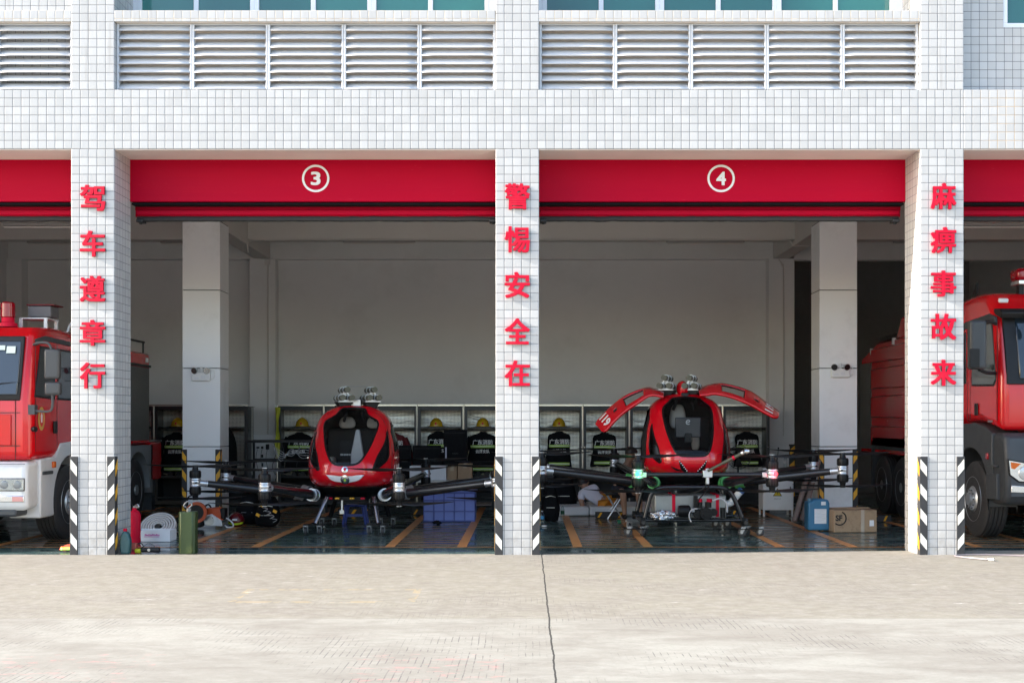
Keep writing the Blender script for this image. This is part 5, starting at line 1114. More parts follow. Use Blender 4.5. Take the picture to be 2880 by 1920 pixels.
for s0 in (1, -1):
    cxx = xs + .21 if s0 > 0 else xo - .21; sg = 1 if s0 > 0 else -1
    P_ = [(-.17, 1.08), (-.15, .90), (-.04, .82), (.19, .80), (.19, 1.0), (.0, 1.05)]
    b = MB(); b.prism([(cxx + sg * x * 1.12, .94 + (z - .94) * 1.15) for x, z in P_], 1.085, 1.105, 'Y'); hl = b.build('headlight', M['black'], T, bevel=.008)
    b = MB(); b.prism([(cxx + sg * x, z) for x, z in P_], 1.074, 1.088, 'Y'); b.build('reflector', M['lamp_chrome'], hl)
    b = MB(); b.lathe([(.095, .0), (.085, -.012), (.05, -.02), (.001, -.022)], (cxx + sg * .04, 1.078, .92), 28, 'Y'); b.build('lens', mat('fluted_lens', (.55, .56, .56), .12, .5, bump=.5, bscale=60), hl)
    b = MB(); b.prism([(cxx + sg * -.15, 1.06), (cxx + sg * -.02, 1.04), (cxx + sg * -.10, .97), (cxx + sg * -.14, .98)], 1.068, 1.076, 'Y'); b.build('indicator', M['amber'], hl)
    b = MB(); b.prism([(cxx + sg * -.13, .765), (cxx + sg * .16, .74), (cxx + sg * .12, .665), (cxx + sg * -.14, .675)], 1.09, 1.105, 'Y'); b.build('fog_light', M['lamp_chrome'], T, bevel=.005)
arch = arc(2.27, .56, .66, 190, -5, 20)
for xa, xb in ((xs - .02, xs + .36), (xo - .36, xo + .02)):
    b = MB(); b.prism([(1.50, .55), (1.64, .55)] + arch + [(2.99, .6), (3.05, 1.0), (2.95, 1.35), (2.7, 1.54), (2.1, 1.56), (1.7, 1.50), (1.50, 1.42)], xa, xb, 'X'); b.build('fender', M['truck_grey'], T, bevel=.03)
b = MB(); b.box(xs - .03, xs + .02, 1.32, 1.66, .98, 1.01); b.box(xs - .035, xs + .1, 1.30, 1.66, .56, .90); b.build('entry_step', M['truck_grey'], T, bevel=.02)
b = MB(); b.box(xs - .04, xs - .01, 1.60, 1.68, 1.08, 1.16); b.build('side_marker', M['beacon_red'], T, bevel=.01)
wheel(T, xs + .17, 2.27, .52, .31, -1); wheel(T, xo - .17, 2.27, .52, .31, 1)
b = MB(); b.tube([(xs, 1.42, 2.84), (xs - .15, 1.3, 2.86), (xs - .30, 1.24, 2.84)], .022, 8, 5); b.build('mirror_arm', M['black'], T); b = MB(); b.tube([(xs, 1.42, 2.2), (xs - .15, 1.3, 2.2), (xs - .28, 1.24, 2.24)], .022, 8, 5); mr = b.build('mirror_arm', M['black'], T)
b = MB(); b.box(xs - .43, xs - .21, 1.14, 1.28, 2.24, 2.87); b.build('mirror', M['truck_grey'], mr, bevel=.045, seg=3)
b = MB(); b.box(xs - .44, xs - .31, 1.13, 1.145, 2.26, 2.5); b.build('mirror_pod', M['black'], mr, bevel=.02)
b = MB(); b.box(6.46, 8.2, 1.65, 1.95, 3.44, 3.60); lb = b.build('light_bar', M['beacon_red'], T, bevel=.05); b = MB(); b.box(6.48, 8.18, 1.66, 1.94, 3.38, 3.44); b.build('light_bar_base', M['lamp_chrome'], lb, bevel=.01)
for x_ in (6.52, 8.08): b = MB(); b.box(x_, x_ + .06, 1.75, 1.85, 3.26, 3.38); b.build('light_bar_foot', M['black'], lb)
b = MB(); b.prism([(2.5, 3.24), (2.5, 3.5), (2.75, 3.24)], xs + .15, xs + .17, 'X'); b.build('air_deflector', M['black'], T)
# body with panels
b = MB(); b.prism([(3.6, 1.02), (3.6, 2.86), (3.7, 2.95), (6.9, 2.95), (7.9, 2.72), (7.95, 1.02)], xs + .03, xo - .03, 'X'); bd = b.build('body', M['truck_red'], T, bevel=.03)
for z0, z1 in ((1.12, 1.50), (1.62, 2.02), (2.12, 2.50), (2.58, 2.85)):
    b = MB(); b.prism([(3.75, z0), (3.75, z1 - .05), (3.8, z1), (7.2, z1), (7.2, z0 + .03)], xs + .0, xs + .035, 'X'); b.build('side_panel', M['truck_red'], bd, bevel=.02)
b = MB(); b.box(xs + .0, xs + .035, 7.25, 7.9, 1.1, 2.62); b.build('roller_door', M['shutter_grey'], bd, smooth=False)
b = MB(); b.prism([(5.3, 2.95), (5.35, 3.25), (5.6, 3.3), (5.9, 2.95)], xs + .05, xs + .5, 'X'); b.build('roof_fairing', M['truck_red'], bd, bevel=.03)
b = MB(); b.box(xs + .06, xs + .3, 6.0, 6.9, 2.96, 3.05); b.build('roof_hose_tray', M['black'], bd, bevel=.02)
for y in (5.9, 7.2): b = MB(); b.box(xs + .0, xs + .05, y, y + .05, 2.86 - (y > 7) * .1, 2.97 - (y > 7) * .1); b.build('marker_lamp', M['white'], bd)
b = MB(); b.prism([(4.85, .45), (4.95, 1.2), (5.1, 1.3), (7.0, 1.3), (7.15, 1.2), (7.2, .45), (7.1, .45), (7.05, 1.1), (5.05, 1.1), (4.95, .45)], xs + .0, xs + .4, 'X'); b.build('rear_mudguard', M['truck_grey'], T)
for y in (5.52, 6.60): wheel(T, xs + .17, y, .50, .30, -1, deep=.12); wheel(T, xo - .17, y, .50, .30, 1, deep=.12)
b = MB(); b.box(xs + .7, xo - .7, 1.8, 7.8, .55, 1.05); b.build('chassis', M['black'], T)
# ------------------------------------------------------------------ things standing in the bays
def at(px, py, Y): return U(px, py, Y)
# left end of bay 3
T = thing('oil_bottle', 'dark teal plastic bottle with red cap by the left column', 'bottle', (-4.775, .12, 0))
b = MB(); b.prism([(-4.83, 0), (-4.72, 0), (-4.715, .16), (-4.735, .24), (-4.76, .27), (-4.80, .27), (-4.825, .22), (-4.84, .14)], .06, .16, 'Y'); b.build('body', mat('teal_plastic', (.03, .09, .095), .35, var=.1), T, bevel=.018)
b = MB(); b.cyl((-4.785, .11, .265), (-4.785, .11, .30), .022, n=14); b.build('cap', M['letter_red'], T)
T = thing('fire_extinguisher', 'red fire extinguisher behind the left column', 'fire extinguisher', (-5.10, 1.4, 0))
b = MB(); b.lathe([(.07, 0), (.078, .02), (.078, .36), (.06, .41), (.03, .43), (.028, .46)], (-5.085, 1.4, 0), 24); b.build('cylinder', M['letter_red'], T)
b = MB(); b.box(-5.10, -5.03, 1.385, 1.415, .455, .48); b.tube([(-5.10, 1.4, .47), (-5.04, 1.38, .50), (-5.02, 1.38, .47)], .009, 6); b.build('valve', M['steel'], T)
T = thing('open_box', 'low white box with magenta print in front of the hose roll', 'box', (-4.82, 1.75, 0)); b = MB()
x0, x1, y0, y1, h = -5.16, -4.69, 1.62, 1.92, .145
b.box(x0, x1, y0, y0 + .006, .004, h); b.box(x0, x1, y1 - .006, y1, .004, h); b.box(x0, x0 + .006, y0 + .006, y1 - .006, .004, h); b.box(x1 - .006, x1, y0 + .006, y1 - .006, .004, h); b.box(x0, x1, y0, y1, 0, .004); b.build('carton', M['paper'], T, smooth=False)
mg = mat('magenta_print', (.55, .05, .32), .6)
b = MB(); b.box(-5.03, -4.83, y0 - .0015, y0, .060, .066)
for k in range(12): b.box(-5.02 + k * .0165, -5.02 + k * .0165 + .011, y0 - .0015, y0, .075, .10 - .004 * (k % 3))
b.build('print', mg, T, smooth=False)
T = thing('hose_roll', 'rolled grey fire hose leaning behind the low white box', 'hose', (-4.95, 2.05, 0))
q = MB(); vs = []; n = 240; tl = math.radians(46)
for i in range(n + 1):
    a = 2 * PI * 5.6 * i / n; r = .045 + .0335 * a / (2 * PI) + .004 * noise.noise((a * .8, 0, 0)); t_ = .0125
    for dy, dr in ((0, -t_), (0, t_), (.085, t_), (.085, -t_)):
        lx, lz = (r + dr) * 1.02 * math.cos(a), (r + dr) * math.sin(a); vs.append((-4.95 + lx, 1.98 + lz * math.sin(tl) + dy * math.cos(tl), .165 + lz * math.cos(tl) - (dy - .04) * math.sin(tl) * .6))
q.add(vs, [(4 * i + k, 4 * i + (k + 1) % 4, 4 * (i + 1) + (k + 1) % 4, 4 * (i + 1) + k) for i in range(n) for k in range(4)] + [(0, 1, 2, 3), (4 * n, 4 * n + 3, 4 * n + 2, 4 * n + 1)])
q.build('canvas', mat('hose_canvas', (.50, .48, .46), .85, var=.15, nscale=20, bump=.4, bscale=90), T, bevel=.004)
q = MB(); q.cyl((-4.95, 1.93, .17), (-4.95, 2.06, .15), .035, n=14); q.build('coupling', M['black'], T)
T = thing('torch', 'small black torch with clear head lying on the floor edge', 'torch', (-4.50, .20, 0)); b = MB(); b.tube([(-4.62, .2, .035), (-4.5, .2, .04), (-4.40, .2, .035)], lambda t: .026 + .008 * t, 12); b.build('handle', M['black'], T)
b = MB(); b.cyl((-4.52, .17, .04), (-4.52, .163, .04), .018, n=12); b.build('button', M['steel'], T); b = MB(); b.ell((-4.55, .28, .06), (.07, .05, .05), 14, 8); b.build('clear_bag', M['lens_clear'], T)
T = thing('tape_tool', 'yellow tape tool with red block beside the teal bottle', 'tool', (-4.64, .3, 0)); b = MB(); b.box(-4.70, -4.62, .18, .26, 0, .05); b.build('yellow_case', mat('tool_yellow', (.55, .52, .01), .4), T, bevel=.015)
b = MB(); b.box(-4.76, -4.69, .22, .30, .03, .115); b.build('red_block', mat('dull_red', (.45, .10, .07), .6), T, bevel=.01); b = MB(); b.tube([(-4.70, .28, .10), (-4.65, .28, .11), (-4.62, .28, .07), (-4.66, .27, .05)], .006, 6); b.build('loop', M['black'], T)
T = thing('canister', 'tall dark green metal canister with octagonal sides', 'canister', (-4.045, .16, 0))
b = MB(); b.prism([(-4.145, .10), (-4.115, .07), (-3.975, .07), (-3.945, .10), (-3.945, .22), (-3.975, .25), (-4.115, .25), (-4.145, .22)], 0, .50, 'Z'); b.build('shell', mat('army_green', (.030, .052, .016), .38, .2, var=.15, nscale=5, rv=.2, dirt=((.13, .15, .04), 6, .5)), T, bevel=.008)
b = MB(); b.cyl((-4.04, .16, .50), (-4.04, .16, .54), .03, n=12); b.tube([(-4.04, .16, .54), (-4.0, .16, .58), (-4.05, .16, .62), (-4.10, .16, .57), (-4.07, .16, .55)], .010, 8); b.build('valve', mat('valve_grey', (.2, .2, .2), .4, .7), T)
T = thing('vest', 'orange vest with neon strip left of the left column foot', 'vest', (-5.5, .4, 0))
b = MB(); b.grid(lambda u, v: (-5.66 + .22 * u, .35 + .2 * v, .02 + .09 * max(0, math.sin(PI * v)) * (.3 + .7 * u) + .02 * noise.noise((u * 5, v * 5, 0))), 16, 16); b.build('cloth', mat('vest_orange', (.55, .06, .02), .8, bump=.4), T, solid=.01)
b = MB(); b.grid(lambda u, v: (-5.64 + .12 * u, .335 + .02 * v, .02 + .03 * v), 6, 2); b.build('strip', M['lime'], T, solid=.004)
# saws
org = mat('saw_orange', (.50, .07, .015), .35, coat=.2, var=.08)
T = thing('chainsaw', 'orange and white chainsaw on the floor', 'chainsaw', (-4.6, 3.8, 0))
g3 = lambda x, y: at(x, y, 3.7)
b = MB(); b.prism([(g3(572, 1440)[0], g3(0, 1440)[2]), (g3(578, 0)[0], g3(0, 1428)[2]), (g3(620, 0)[0], g3(0, 1425)[2]), (g3(636, 0)[0], g3(0, 1460)[2]), (g3(590, 0)[0], g3(0, 1468)[2])], 3.62, 3.82, 'Y'); b.build('housing', org, T, bevel=.02)
b = MB(); b.prism([(g3(574, 0)[0], g3(0, 1450)[2]), (g3(600, 0)[0], g3(0, 1443)[2]), (g3(628, 0)[0], g3(0, 1462)[2]), (g3(630, 0)[0], g3(0, 1478)[2]), (g3(580, 0)[0], g3(0, 1476)[2])], 3.60, 3.64, 'Y'); sc_ = b.build('starter_cover', M['truck_white'], T, bevel=.015)
b = MB(); c = g3(594, 1462); b.cyl((c.x, 3.598, c.z), (c.x, 3.60, c.z), .07, n=24); b.build('air_vent', M['steel'], sc_)
b = MB(); b.tube([g3(628, 1455), g3(640, 1458), g3(654, 1470), g3(655, 1480), g3(640, 1482), g3(632, 1476)], .012, 8, 5); b.build('rear_handle', M['truck_white'], T)
b = MB(); b.tube([g3(574, 1446), g3(576, 1425), g3(586, 1418), g3(594, 1427)], .012, 8, 5); b.build('front_handle', M['black'], T); b = MB(); b.box(g3(622, 0)[0], g3(636, 0)[0], 3.62, 3.8, g3(0, 1460)[2], g3(0, 1428)[2]); b.build('filter_cover', M['black'], T, bevel=.015)
T = thing('cutoff_saw', 'cut off saw with red guard behind the green canister', 'power saw', (-5.0, 3.6, 0)); g4 = lambda x, y: at(x, y, 3.5)
b = MB(); b.lathe([(.11, -.02), (.155, -.02), (.155, .02), (.11, .02)], (g4(553, 0)[0], 3.5, g4(0, 1440)[2] + .0), 28, 'Y', closed=True); b.build('blade_guard', org, T)
b = MB(); b.box(g4(530, 0)[0], g4(566, 0)[0], 3.52, 3.7, .02, .2); b.build('engine', M['black'], T, bevel=.03); b = MB(); b.cyl((g4(553, 0)[0], 3.49, g4(0, 1440)[2]), (g4(553, 0)[0], 3.50, g4(0, 1440)[2]), .12, n=28); b.build('blade', M['black'], T)
b = MB(); b.tube([g4(530, 1430), g4(528, 1400), g4(545, 1392), g4(560, 1402)], .012, 8, 5); b.build('handle', M['black'], T)
T = thing('rescue_helmet', 'maroon rescue helmet with neon strip lying on the floor', 'helmet', (-4.3, 4.0, 0)); c = at(663, 1458, 3.9)
b = MB(); b.ell((c.x, 3.95, .10), (.12, .13, .115), 22, 12, R=Rx(.4)); b.build('shell', mat('maroon', (.12, .006, .012), .22, coat=.4), T)
b = MB(); b.grid(lambda u, v: (c.x + .125 * math.sin(-1.1 + 2.2 * u), 3.95 - .135 * math.cos(-1.1 + 2.2 * u), .055 + .028 * v - .025 * math.cos(-1.4 + 2.8 * u)), 16, 2); b.build('neon_strip', mat('neon', (.45, .60, .01), .5), T, solid=.004)
b = MB(); b.box(c.x - .03, c.x + .04, 3.808, 3.815, .10, .125); b.build('sticker', M['white'], T)
def bag(name, label, c, r, m='cloth_black', seed=0, cat='bag', extra=None, flat=0):
    T = thing(name, label, cat, (c[0], c[1], 0))
    b = MB()
    def f(u, v):
        a = 2 * PI * u; ph = PI * v; p = Vector((math.cos(a) * math.sin(ph), math.sin(a) * math.sin(ph), math.cos(ph)))
        p = Vector((math.copysign(abs(p.x) ** .7, p.x), math.copysign(abs(p.y) ** .7, p.y), math.copysign(abs(p.z) ** .75, p.z)))
        k = 1 + .16 * noise.noise(p * 1.6 + Vector((seed, 0, 0))) + .06 * noise.noise(p * 5 + Vector((seed, 3, 0)))
        return Vector((c[0] + r[0] * p.x * k * (1 - .22 * p.z), c[1] + r[1] * p.y * k, max(0, c[2] + r[2] * p.z * k)))
    b.grid(f, 36, 22, closed=True); b.build('shell', M[m], T, ang=80)
    b = MB(); b.tube([(c[0] - r[0] * .3, c[1] - r[1] * .5, c[2] + r[2] * .9), (c[0], c[1] - r[1] * .5, c[2] + r[2] * 1.15), (c[0] + r[0] * .3, c[1] - r[1] * .5, c[2] + r[2] * .9)], .012, 6); b.build('grab_loop', M['black'], T)
    b = MB(); b.tube([(c[0] - r[0] * .6, c[1] - r[1] * .98, c[2] + r[2] * .35), (c[0], c[1] - r[1] * 1.12, c[2] + r[2] * .42), (c[0] + r[0] * .6, c[1] - r[1] * .98, c[2] + r[2] * .35)], .006, 5); b.tube([(c[0] - r[0] * .5, c[1] - r[1] * 1.0, c[2] - r[2] * .2), (c[0] + r[0] * .5, c[1] - r[1] * 1.0, c[2] - r[2] * .2)], .006, 5, 1); b.build('zip', M['steel'], T)
    if extra: extra(T)
    return T
def ropes(T):
    for k in range(4):
        q = MB(); x = at(745 + k * 9, 0, 3.9)[0]; z = .30 - k * .055
        q.tube([(x - .03, 3.83, z + .05), (x + .02, 3.78, z + .03), (x - .02, 3.78, z), (x + .06, 3.79, z - .02), (x + .0, 3.80, z - .06)], .0045, 6, 5); q.build('cord', mat('cord_white', (.4, .4, .4), .8), T)
    for px, py in ((738, 1418), (775, 1435), (727, 1445)):
        q = MB(); c = at(px, py, 3.82); q.box(c.x - .03, c.x + .03, 3.77, 3.785, c.z - .03, c.z + .012, R=Ry(.5)); q.build('yellow_pull', M['yellow'], T)
bag('backpack', 'black rucksack with white cords and yellow tabs near the left aircraft', (at(752, 0, 4.0)[0], 4.05, .22), (.17, .17, .24), seed=2, extra=ropes)
bag('duffel_bag', 'black duffel bag between the rucksack and the maroon helmet', (at(700, 0, 4.4)[0], 4.45, .24), (.17, .2, .26), seed=5)
bag('backpack', 'black rucksack leaning beside the middle column in bay 4', (at(1548, 0, 5.0)[0], 5.0, .28), (.13, .14, .30), seed=7)
bag('backpack', 'black rucksack behind the other one, against the lockers', (at(1583, 0, 6.9)[0], 6.9, .36), (.22, .2, .34), seed=9)
# black rails with cables and charger board, left of the left aircraft
T = thing('equipment_rack', 'black open rack with two rails carrying loose white cables', 'rack', (-4.3, 6.2, 0))
b = MB(); X0, X1 = at(688, 0, 6.2)[0], at(905, 0, 6.2)[0]
for z in (at(0, 1241, 6.2)[2], at(0, 1295, 6.2)[2], .35): b.box(X0, X1, 6.18, 6.22, z - .02, z + .02); b.box(X0, X1, 6.78, 6.82, z - .02, z + .02)
for x in (X0, X1 - .04):
    for y in (6.18, 6.78): b.box(x, x + .04, y + .001, y + .039, 0, 1.26)
b.build('frame', M['black'], T, smooth=False, bevel=.004)
cw = mat('cable_white', (.42, .42, .43), .6)
for k in range(5):
    q = MB(); q.tube([at(768, 1252, 6.15), at(790, 1268 + k * 7, 6.12), at(820, 1282 - k * 5, 6.12), at(850, 1256 + k * 8, 6.12), at(885, 1268 + k * 3, 6.12)], .0045, 6, 6); q.build('cable', cw, T)
for px in (770, 792, 838):
    q = MB(); q.tube([at(px, 1243, 6.15), at(px + 6, 1275, 6.13), at(px - 4, 1310, 6.13), at(px + 5, 1335, 6.13)], .006, 6, 5); q.build('hanging_cable', M['black'], T)
T = thing('charger_board', 'grey wall board with black chargers on thin cables', 'charger board', (-4.85, 9.0, 0)); b = MB(); xa, xb = at(706, 0, 9.2)[0], at(778, 0, 9.2)[0]; b.box(xa, xb, 9.24, 9.29, at(0, 1345, 9.2)[2], at(0, 1222, 9.2)[2]); b.build('board', M['cladding'], T, smooth=False, bevel=.006)
for px, py, w, h in ((725, 1258, .05, .03), (737, 1258, .04, .04), (752, 1256, .06, .10), (737, 1282, .03, .06), (738, 1306, .02, .07)):
    q = MB(); c = at(px, py, 9.2); q.box(c.x - w / 2, c.x + w / 2, 9.19, 9.24, c.z - h / 2, c.z + h / 2); q.build('charger', M['black'], T, bevel=.005)
for px in (724, 737, 752): q = MB(); q.tube([at(px, 1262, 9.15), at(px - 4, 1290, 9.15), at(px + 3, 1325, 9.15)], .004, 5); q.build('lead', M['black'], T)
# behind the left aircraft
T = thing('plastic_stool', 'blue plastic stool under the left aircraft', 'stool', (at(998, 0, 4.4)[0], 4.5, 0)); bl = mat('blue_plastic', (.035, .07, .36), .4, var=.06); cx = at(998, 0, 4.4)[0]
b = MB(); b.box(cx - .16, cx + .16, 4.32, 4.62, .27, .30); b.build('seat', bl, T, bevel=.015)
for sx in (-1, 1):
    for y in (4.34, 4.60): b = MB(); b.tube([(cx + sx * .13, y, .27), (cx + sx * .175, y, .0)], lambda t: .024 - .004 * t, 8, 1); b.build('leg', bl, T)
b = MB(); b.box(cx - .15, cx + .15, 4.33, 4.345, .12, .16); b.build('stretcher', bl, T)
T = thing('crate', 'large blue plastic crate right of the left aircraft', 'crate', (-1.23, 5.1, 0)); bc_ = mat('crate_blue', (.15, .21, .56), .42, var=.08, nscale=3)
xa, xb = at(1191, 0, 4.9)[0], at(1336, 0, 4.9)[0]; H = .46
b = MB(); b.box(xa, xb, 4.9, 4.925, 0, H); b.box(xa, xb, 5.4, 5.425, 0, H); b.box(xa, xa + .025, 4.925, 5.4, 0, H); b.box(xb - .025, xb, 4.925, 5.4, 0, H); b.box(xa, xb, 4.9, 5.42, -.0, .02); cr = b.build('tub', bc_, T, bevel=.008)
b = MB()
for k in range(6): x = xa + (xb - xa) * k / 5; b.box(max(xa, x - .010), min(xb, x + .010), 4.885, 4.903, .0, H)
for z in (0, H / 3, H * 2 / 3 + .02, H - .02): b.box(xa, xb, 4.882, 4.903, z, z + .018)
b.build('ribs', mat('crate_rib', (.075, .105, .36), .45), cr, smooth=False, bevel=.003)
b = MB(); b.box(xa - .02, xb + .02, 4.875, 5.44, H, H + .02); b.build('rim', bc_, T, bevel=.006)
# work table with cartons and black cases
T = thing('work_table', 'long low steel work table behind the left aircraft', 'table', (-1.6, 7.1, 0)); xa, xb = at(1030, 0, 7)[0], at(1392, 0, 7)[0]
b = MB(); b.box(xa, xb, 6.8, 7.5, .52, .56); b.build('top', M['steel'], T, bevel=.006)
for x in (xa + .03, xb - .03):
    for y in (6.83, 7.47): b = MB(); b.box(x - .02, x + .02, y - .02, y + .02, 0, .52); b.build('leg', M['black'], T, smooth=False)
b = MB(); b.box(xa + .05, xb - .05, 6.85, 7.45, .12, .14); b.build('lower_shelf', mat('board', (.25, .2, .17), .7), T)
def carton(px0, px1, py0, py1, Y, depth, label, m='carton', rz=0, tape=True, name='carton'):
    a, c = at(px0, py1, Y), at(px1, py0, Y); T = thing(name, label, 'box', ((a.x + c.x) / 2, Y, a.z)); b = MB(); b.box(a.x, c.x, Y, Y + depth, a.z, c.z, R=Rz(rz)); b.build('box_body', M[m], T, smooth=False, bevel=.006)
    if tape: b = MB(); mx = (a.x + c.x) / 2; b.box(mx - .03, mx + .03, Y - .0015, Y + depth + .0015, c.z - .07, c.z + .0015); b.build('tape', mat('packing_tape', (.42, .33, .22), .35), T, smooth=False)
    return T
zt = lambda Y: HY + (1.56 - .56) * s_at(Y)
carton(1152, 1255, 1310, zt(6.9), 6.9, .4, 'wide white box on the work table behind the right propeller', 'paper', tape=False)
carton(1257, 1286, 1312, zt(6.95), 6.95, .35, 'brown carton between the white box and the taped carton')
carton(1288, 1327, 1304, zt(6.85), 6.85, .4, 'brown carton with tape above the blue crate')
def case(px0, px1, py0, py1, Y, d, label, strip=False):
    a, c = at(px0, py1, Y), at(px1, py0, Y); T = thing('equipment_case', label, 'case', ((a.x + c.x) / 2, Y, a.z)); b = MB(); b.box(a.x, c.x, Y, Y + d, a.z, c.z); b.build('shell', M['cloth_black'], T, smooth=False, bevel=.012)
    b = MB(); b.box(a.x + .02, c.x - .02, Y - .006, Y, c.z - .06, c.z - .05); b.box((a.x + c.x) / 2 - .05, (a.x + c.x) / 2 + .05, Y - .02, Y, (a.z + c.z) / 2, (a.z + c.z) / 2 + .02); b.build('trim', M['black'], T)
    if strip: b = MB(); q = at(1252, 1276, Y); b.box(q.x, q.x + .028, Y - .008, Y, q.z - .11, q.z + .12); b.build('label_strip', mat('lilac_label', (.4, .4, .5), .6), T)
zz_ = lambda Y: HY + (1.56 - .565) * s_at(Y)
case(1248, 1312, 1208, zz_(7.3), 7.3, .15, 'tall black case standing in front of the lockers', True)
case(1120, 1156, 1252, zz_(7.3), 7.3, .15, 'short black case right of the left aircraft cabin'); case(1160, 1240, 1252, zz_(7.35), 7.35, .12, 'wide black case left of the tall black case')
# bay 4: table-high cabinet, fan, bottles, tubes, jerrycan, carton
T = thing('power_cabinet', 'grey steel power cabinet with yellow warning triangle', 'cabinet', (at(2189, 0, 5.9)[0], 6.1, 0)); xa, xb = at(2146, 0, 5.9)[0], at(2232, 0, 5.9)[0]; z0, z1 = at(0, 1434, 5.9)[2], .80
b = MB(); b.box(xa, xb, 5.9, 6.3, z0, z1); b.build('case', M['cladding'], T, smooth=False, bevel=.008)
b = MB(); b.box(xa + .03, xb - .02, 5.892, 5.90, z0 + .03, z1 - .02); dr = b.build('door', M['cladding'], T, smooth=False, bevel=.004); b = MB(); b.cyl((xb - .06, 5.892, .45), (xb - .06, 5.875, .45), .013, n=10); b.box(xb - .066, xb - .054, 5.868, 5.876, .40, .50); b.build('handle', M['black'], dr)
for x in (xa + .02, xb - .02):
    for y in (5.92, 6.28): b = MB(); b.cyl((x, y, 0), (x, y, z0), .018, n=8); b.build('leg', M['cladding'], T)
c = at(2187, 1385, 5.88); b = MB(); b.prism([(c.x - .075, c.z - .055), (c.x + .075, c.z - .055), (c.x, c.z + .075)], 5.888, 5.892, 'Y'); sg_ = b.build('warning_sign', M['black'], T, smooth=False); b = MB(); b.prism([(c.x - .058, c.z - .046), (c.x + .058, c.z - .046), (c.x, c.z + .055)], 5.886, 5.889, 'Y'); b.build('sign_face', mat('sign_yellow', (.75, .55, .02), .5), sg_, smooth=False)
b = MB(); b.prism([(c.x + .008, c.z + .035), (c.x - .014, c.z - .005), (c.x + .002, c.z - .003), (c.x - .006, c.z - .038), (c.x + .018, c.z + .006), (c.x + .002, c.z + .004)], 5.884, 5.8865, 'Y'); b.build('lightning_bolt', M['black'], sg_, smooth=False)
text('lettering', 'Dangerous!', .03, lambda v: (c.x + v.x, 5.8905, c.z - .10 + v.y), M['black'], sg_, w=.11, h=.02)
T = thing('standing_fan', 'black standing fan in front of the rightmost jacket', 'fan', (at(2078, 0, 6.8)[0], 6.8, 0)); c = at(2078, 1285, 6.8)
b = MB(); b.lathe([(.16, 0), (.16, .02), (.03, .04)], (c.x, 6.85, 0), 20); b.cyl((c.x, 6.88, .03), (c.x, 6.88, c.z), .018, n=10); b.build('stand', M['black'], T)
b = MB()
for k in range(28): a = 2 * PI * k / 28; b.tube([(c.x + .03 * math.cos(a), 6.72, c.z + .03 * math.sin(a)), (c.x + .12 * math.cos(a), 6.715, c.z + .12 * math.sin(a)), (c.x + .20 * math.cos(a), 6.76, c.z + .20 * math.sin(a)), (c.x + .19 * math.cos(a), 6.86, c.z + .19 * math.sin(a)), (c.x + .06 * math.cos(a), 6.89, c.z + .06 * math.sin(a))], .0028, 4, 2)
b.lathe([(.197, -.006), (.207, -.006), (.207, .006), (.197, .006)], (c.x, 6.775, c.z), 32, 'Y', closed=True); b.build('cage', M['black'], T)
for k in range(4):
    b = MB(); a0 = k * PI / 2; b.grid(lambda u, v: (c.x + (.03 + .14 * u) * math.cos(a0 + (v - .5) * .9), 6.80 + .03 * (v - .5), c.z + (.03 + .14 * u) * math.sin(a0 + (v - .5) * .9)), 6, 6); b.build('fan_blade', M['gloss_black'], T, solid=.002)
M['clear_pet'] = glass('clear_plastic', (.88, .93, .92), .06, .08)
def bottle(x, y, z, label, lay=0, lab='green', h=.22, r=.032):
    T = thing('water_bottle', label, 'bottle', (x, y, z)); R_ = Ry(lay) ; o0 = Vector((x, y, z + (r if lay else 0)))
    f = lambda mb: setattr(mb, 'v', [tuple(o0 + R_ @ Vector(v)) for v in mb.v]) or mb
    b = MB(); b.lathe([(r * .8, 0), (r, .01), (r, h * .3), (r * .92, h * .33), (r, h * .36), (r, h * .68), (r * .75, h * .82), (r * .4, h * .92), (r * .4, h * .95)], (0, 0, 0), 18); f(b).build('bottle_body', M['clear_pet'], T)
    b = MB(); b.lathe([(r * 1.02, h * .38), (r * 1.02, h * .62)], (0, 0, 0), 18); f(b).build('label', mat('label_' + lab, {'green': (.01, .12, .06), 'blue': (.05, .25, .45), 'white': (.5, .5, .5)}[lab], .5), T); b = MB(); b.cyl((0, 0, h * .95), (0, 0, h * 1.02), r * .45, n=12); f(b).build('cap', M['white'], T)
bottle(at(1582, 0, 5.2)[0], 5.2, 0, 'water bottle with green label standing right of the rucksack', lab='green', h=.24)
bottle(at(1525, 0, 4.3)[0], 4.4, 0, 'blue bottle at the foot of the middle column', lab='blue', h=.2)
bottle(at(1722, 0, 4.2)[0], 4.3, 0, 'empty green labelled bottle lying on the floor', lay=PI / 2 - .1, lab='green')
bottle(at(2209, 0, 6.1)[0], 6.1, .80, 'clear bottle standing on the grey power cabinet', lab='white', h=.2)
bottle(at(2263, 0, 5.0)[0], 5.0, 0, 'water bottle between the tubes and the blue jerrycan', lab='white', h=.2)
for k, (a, c_) in enumerate((((2240, 1468), (2288, 1345)), ((2268, 1455), (2305, 1345)))):
    p0 = Vector((at(a[0], 0, 4.3)[0], 4.45 + k * .15, .04)); p1 = Vector((at(c_[0], 0, 4.7)[0], 4.76, 1.02 - k * .05)); b = MB(); b.cyl(p0, p1, .042, n=18, caps=False); b.cyl(p1, p0, .036, n=18, caps=False)
    tag(b.build('cardboard_tube', mat('tube_board', (.26, .19, .16), .8)), ['brown cardboard tube leaning far left against the inner column', 'brown cardboard tube leaning nearest the inner column'][k], 'tube', 'leaning cardboard tubes')
T = thing('jerrycan', 'blue plastic jerrycan with white label', 'jerrycan', (at(2303, 0, 3.1)[0], 3.3, 0)); jb = mat('jerry_blue', (.035, .16, .29), .38, var=.06, nscale=4); xa, xb = at(2273, 0, 3.15)[0], at(2334, 0, 3.15)[0]
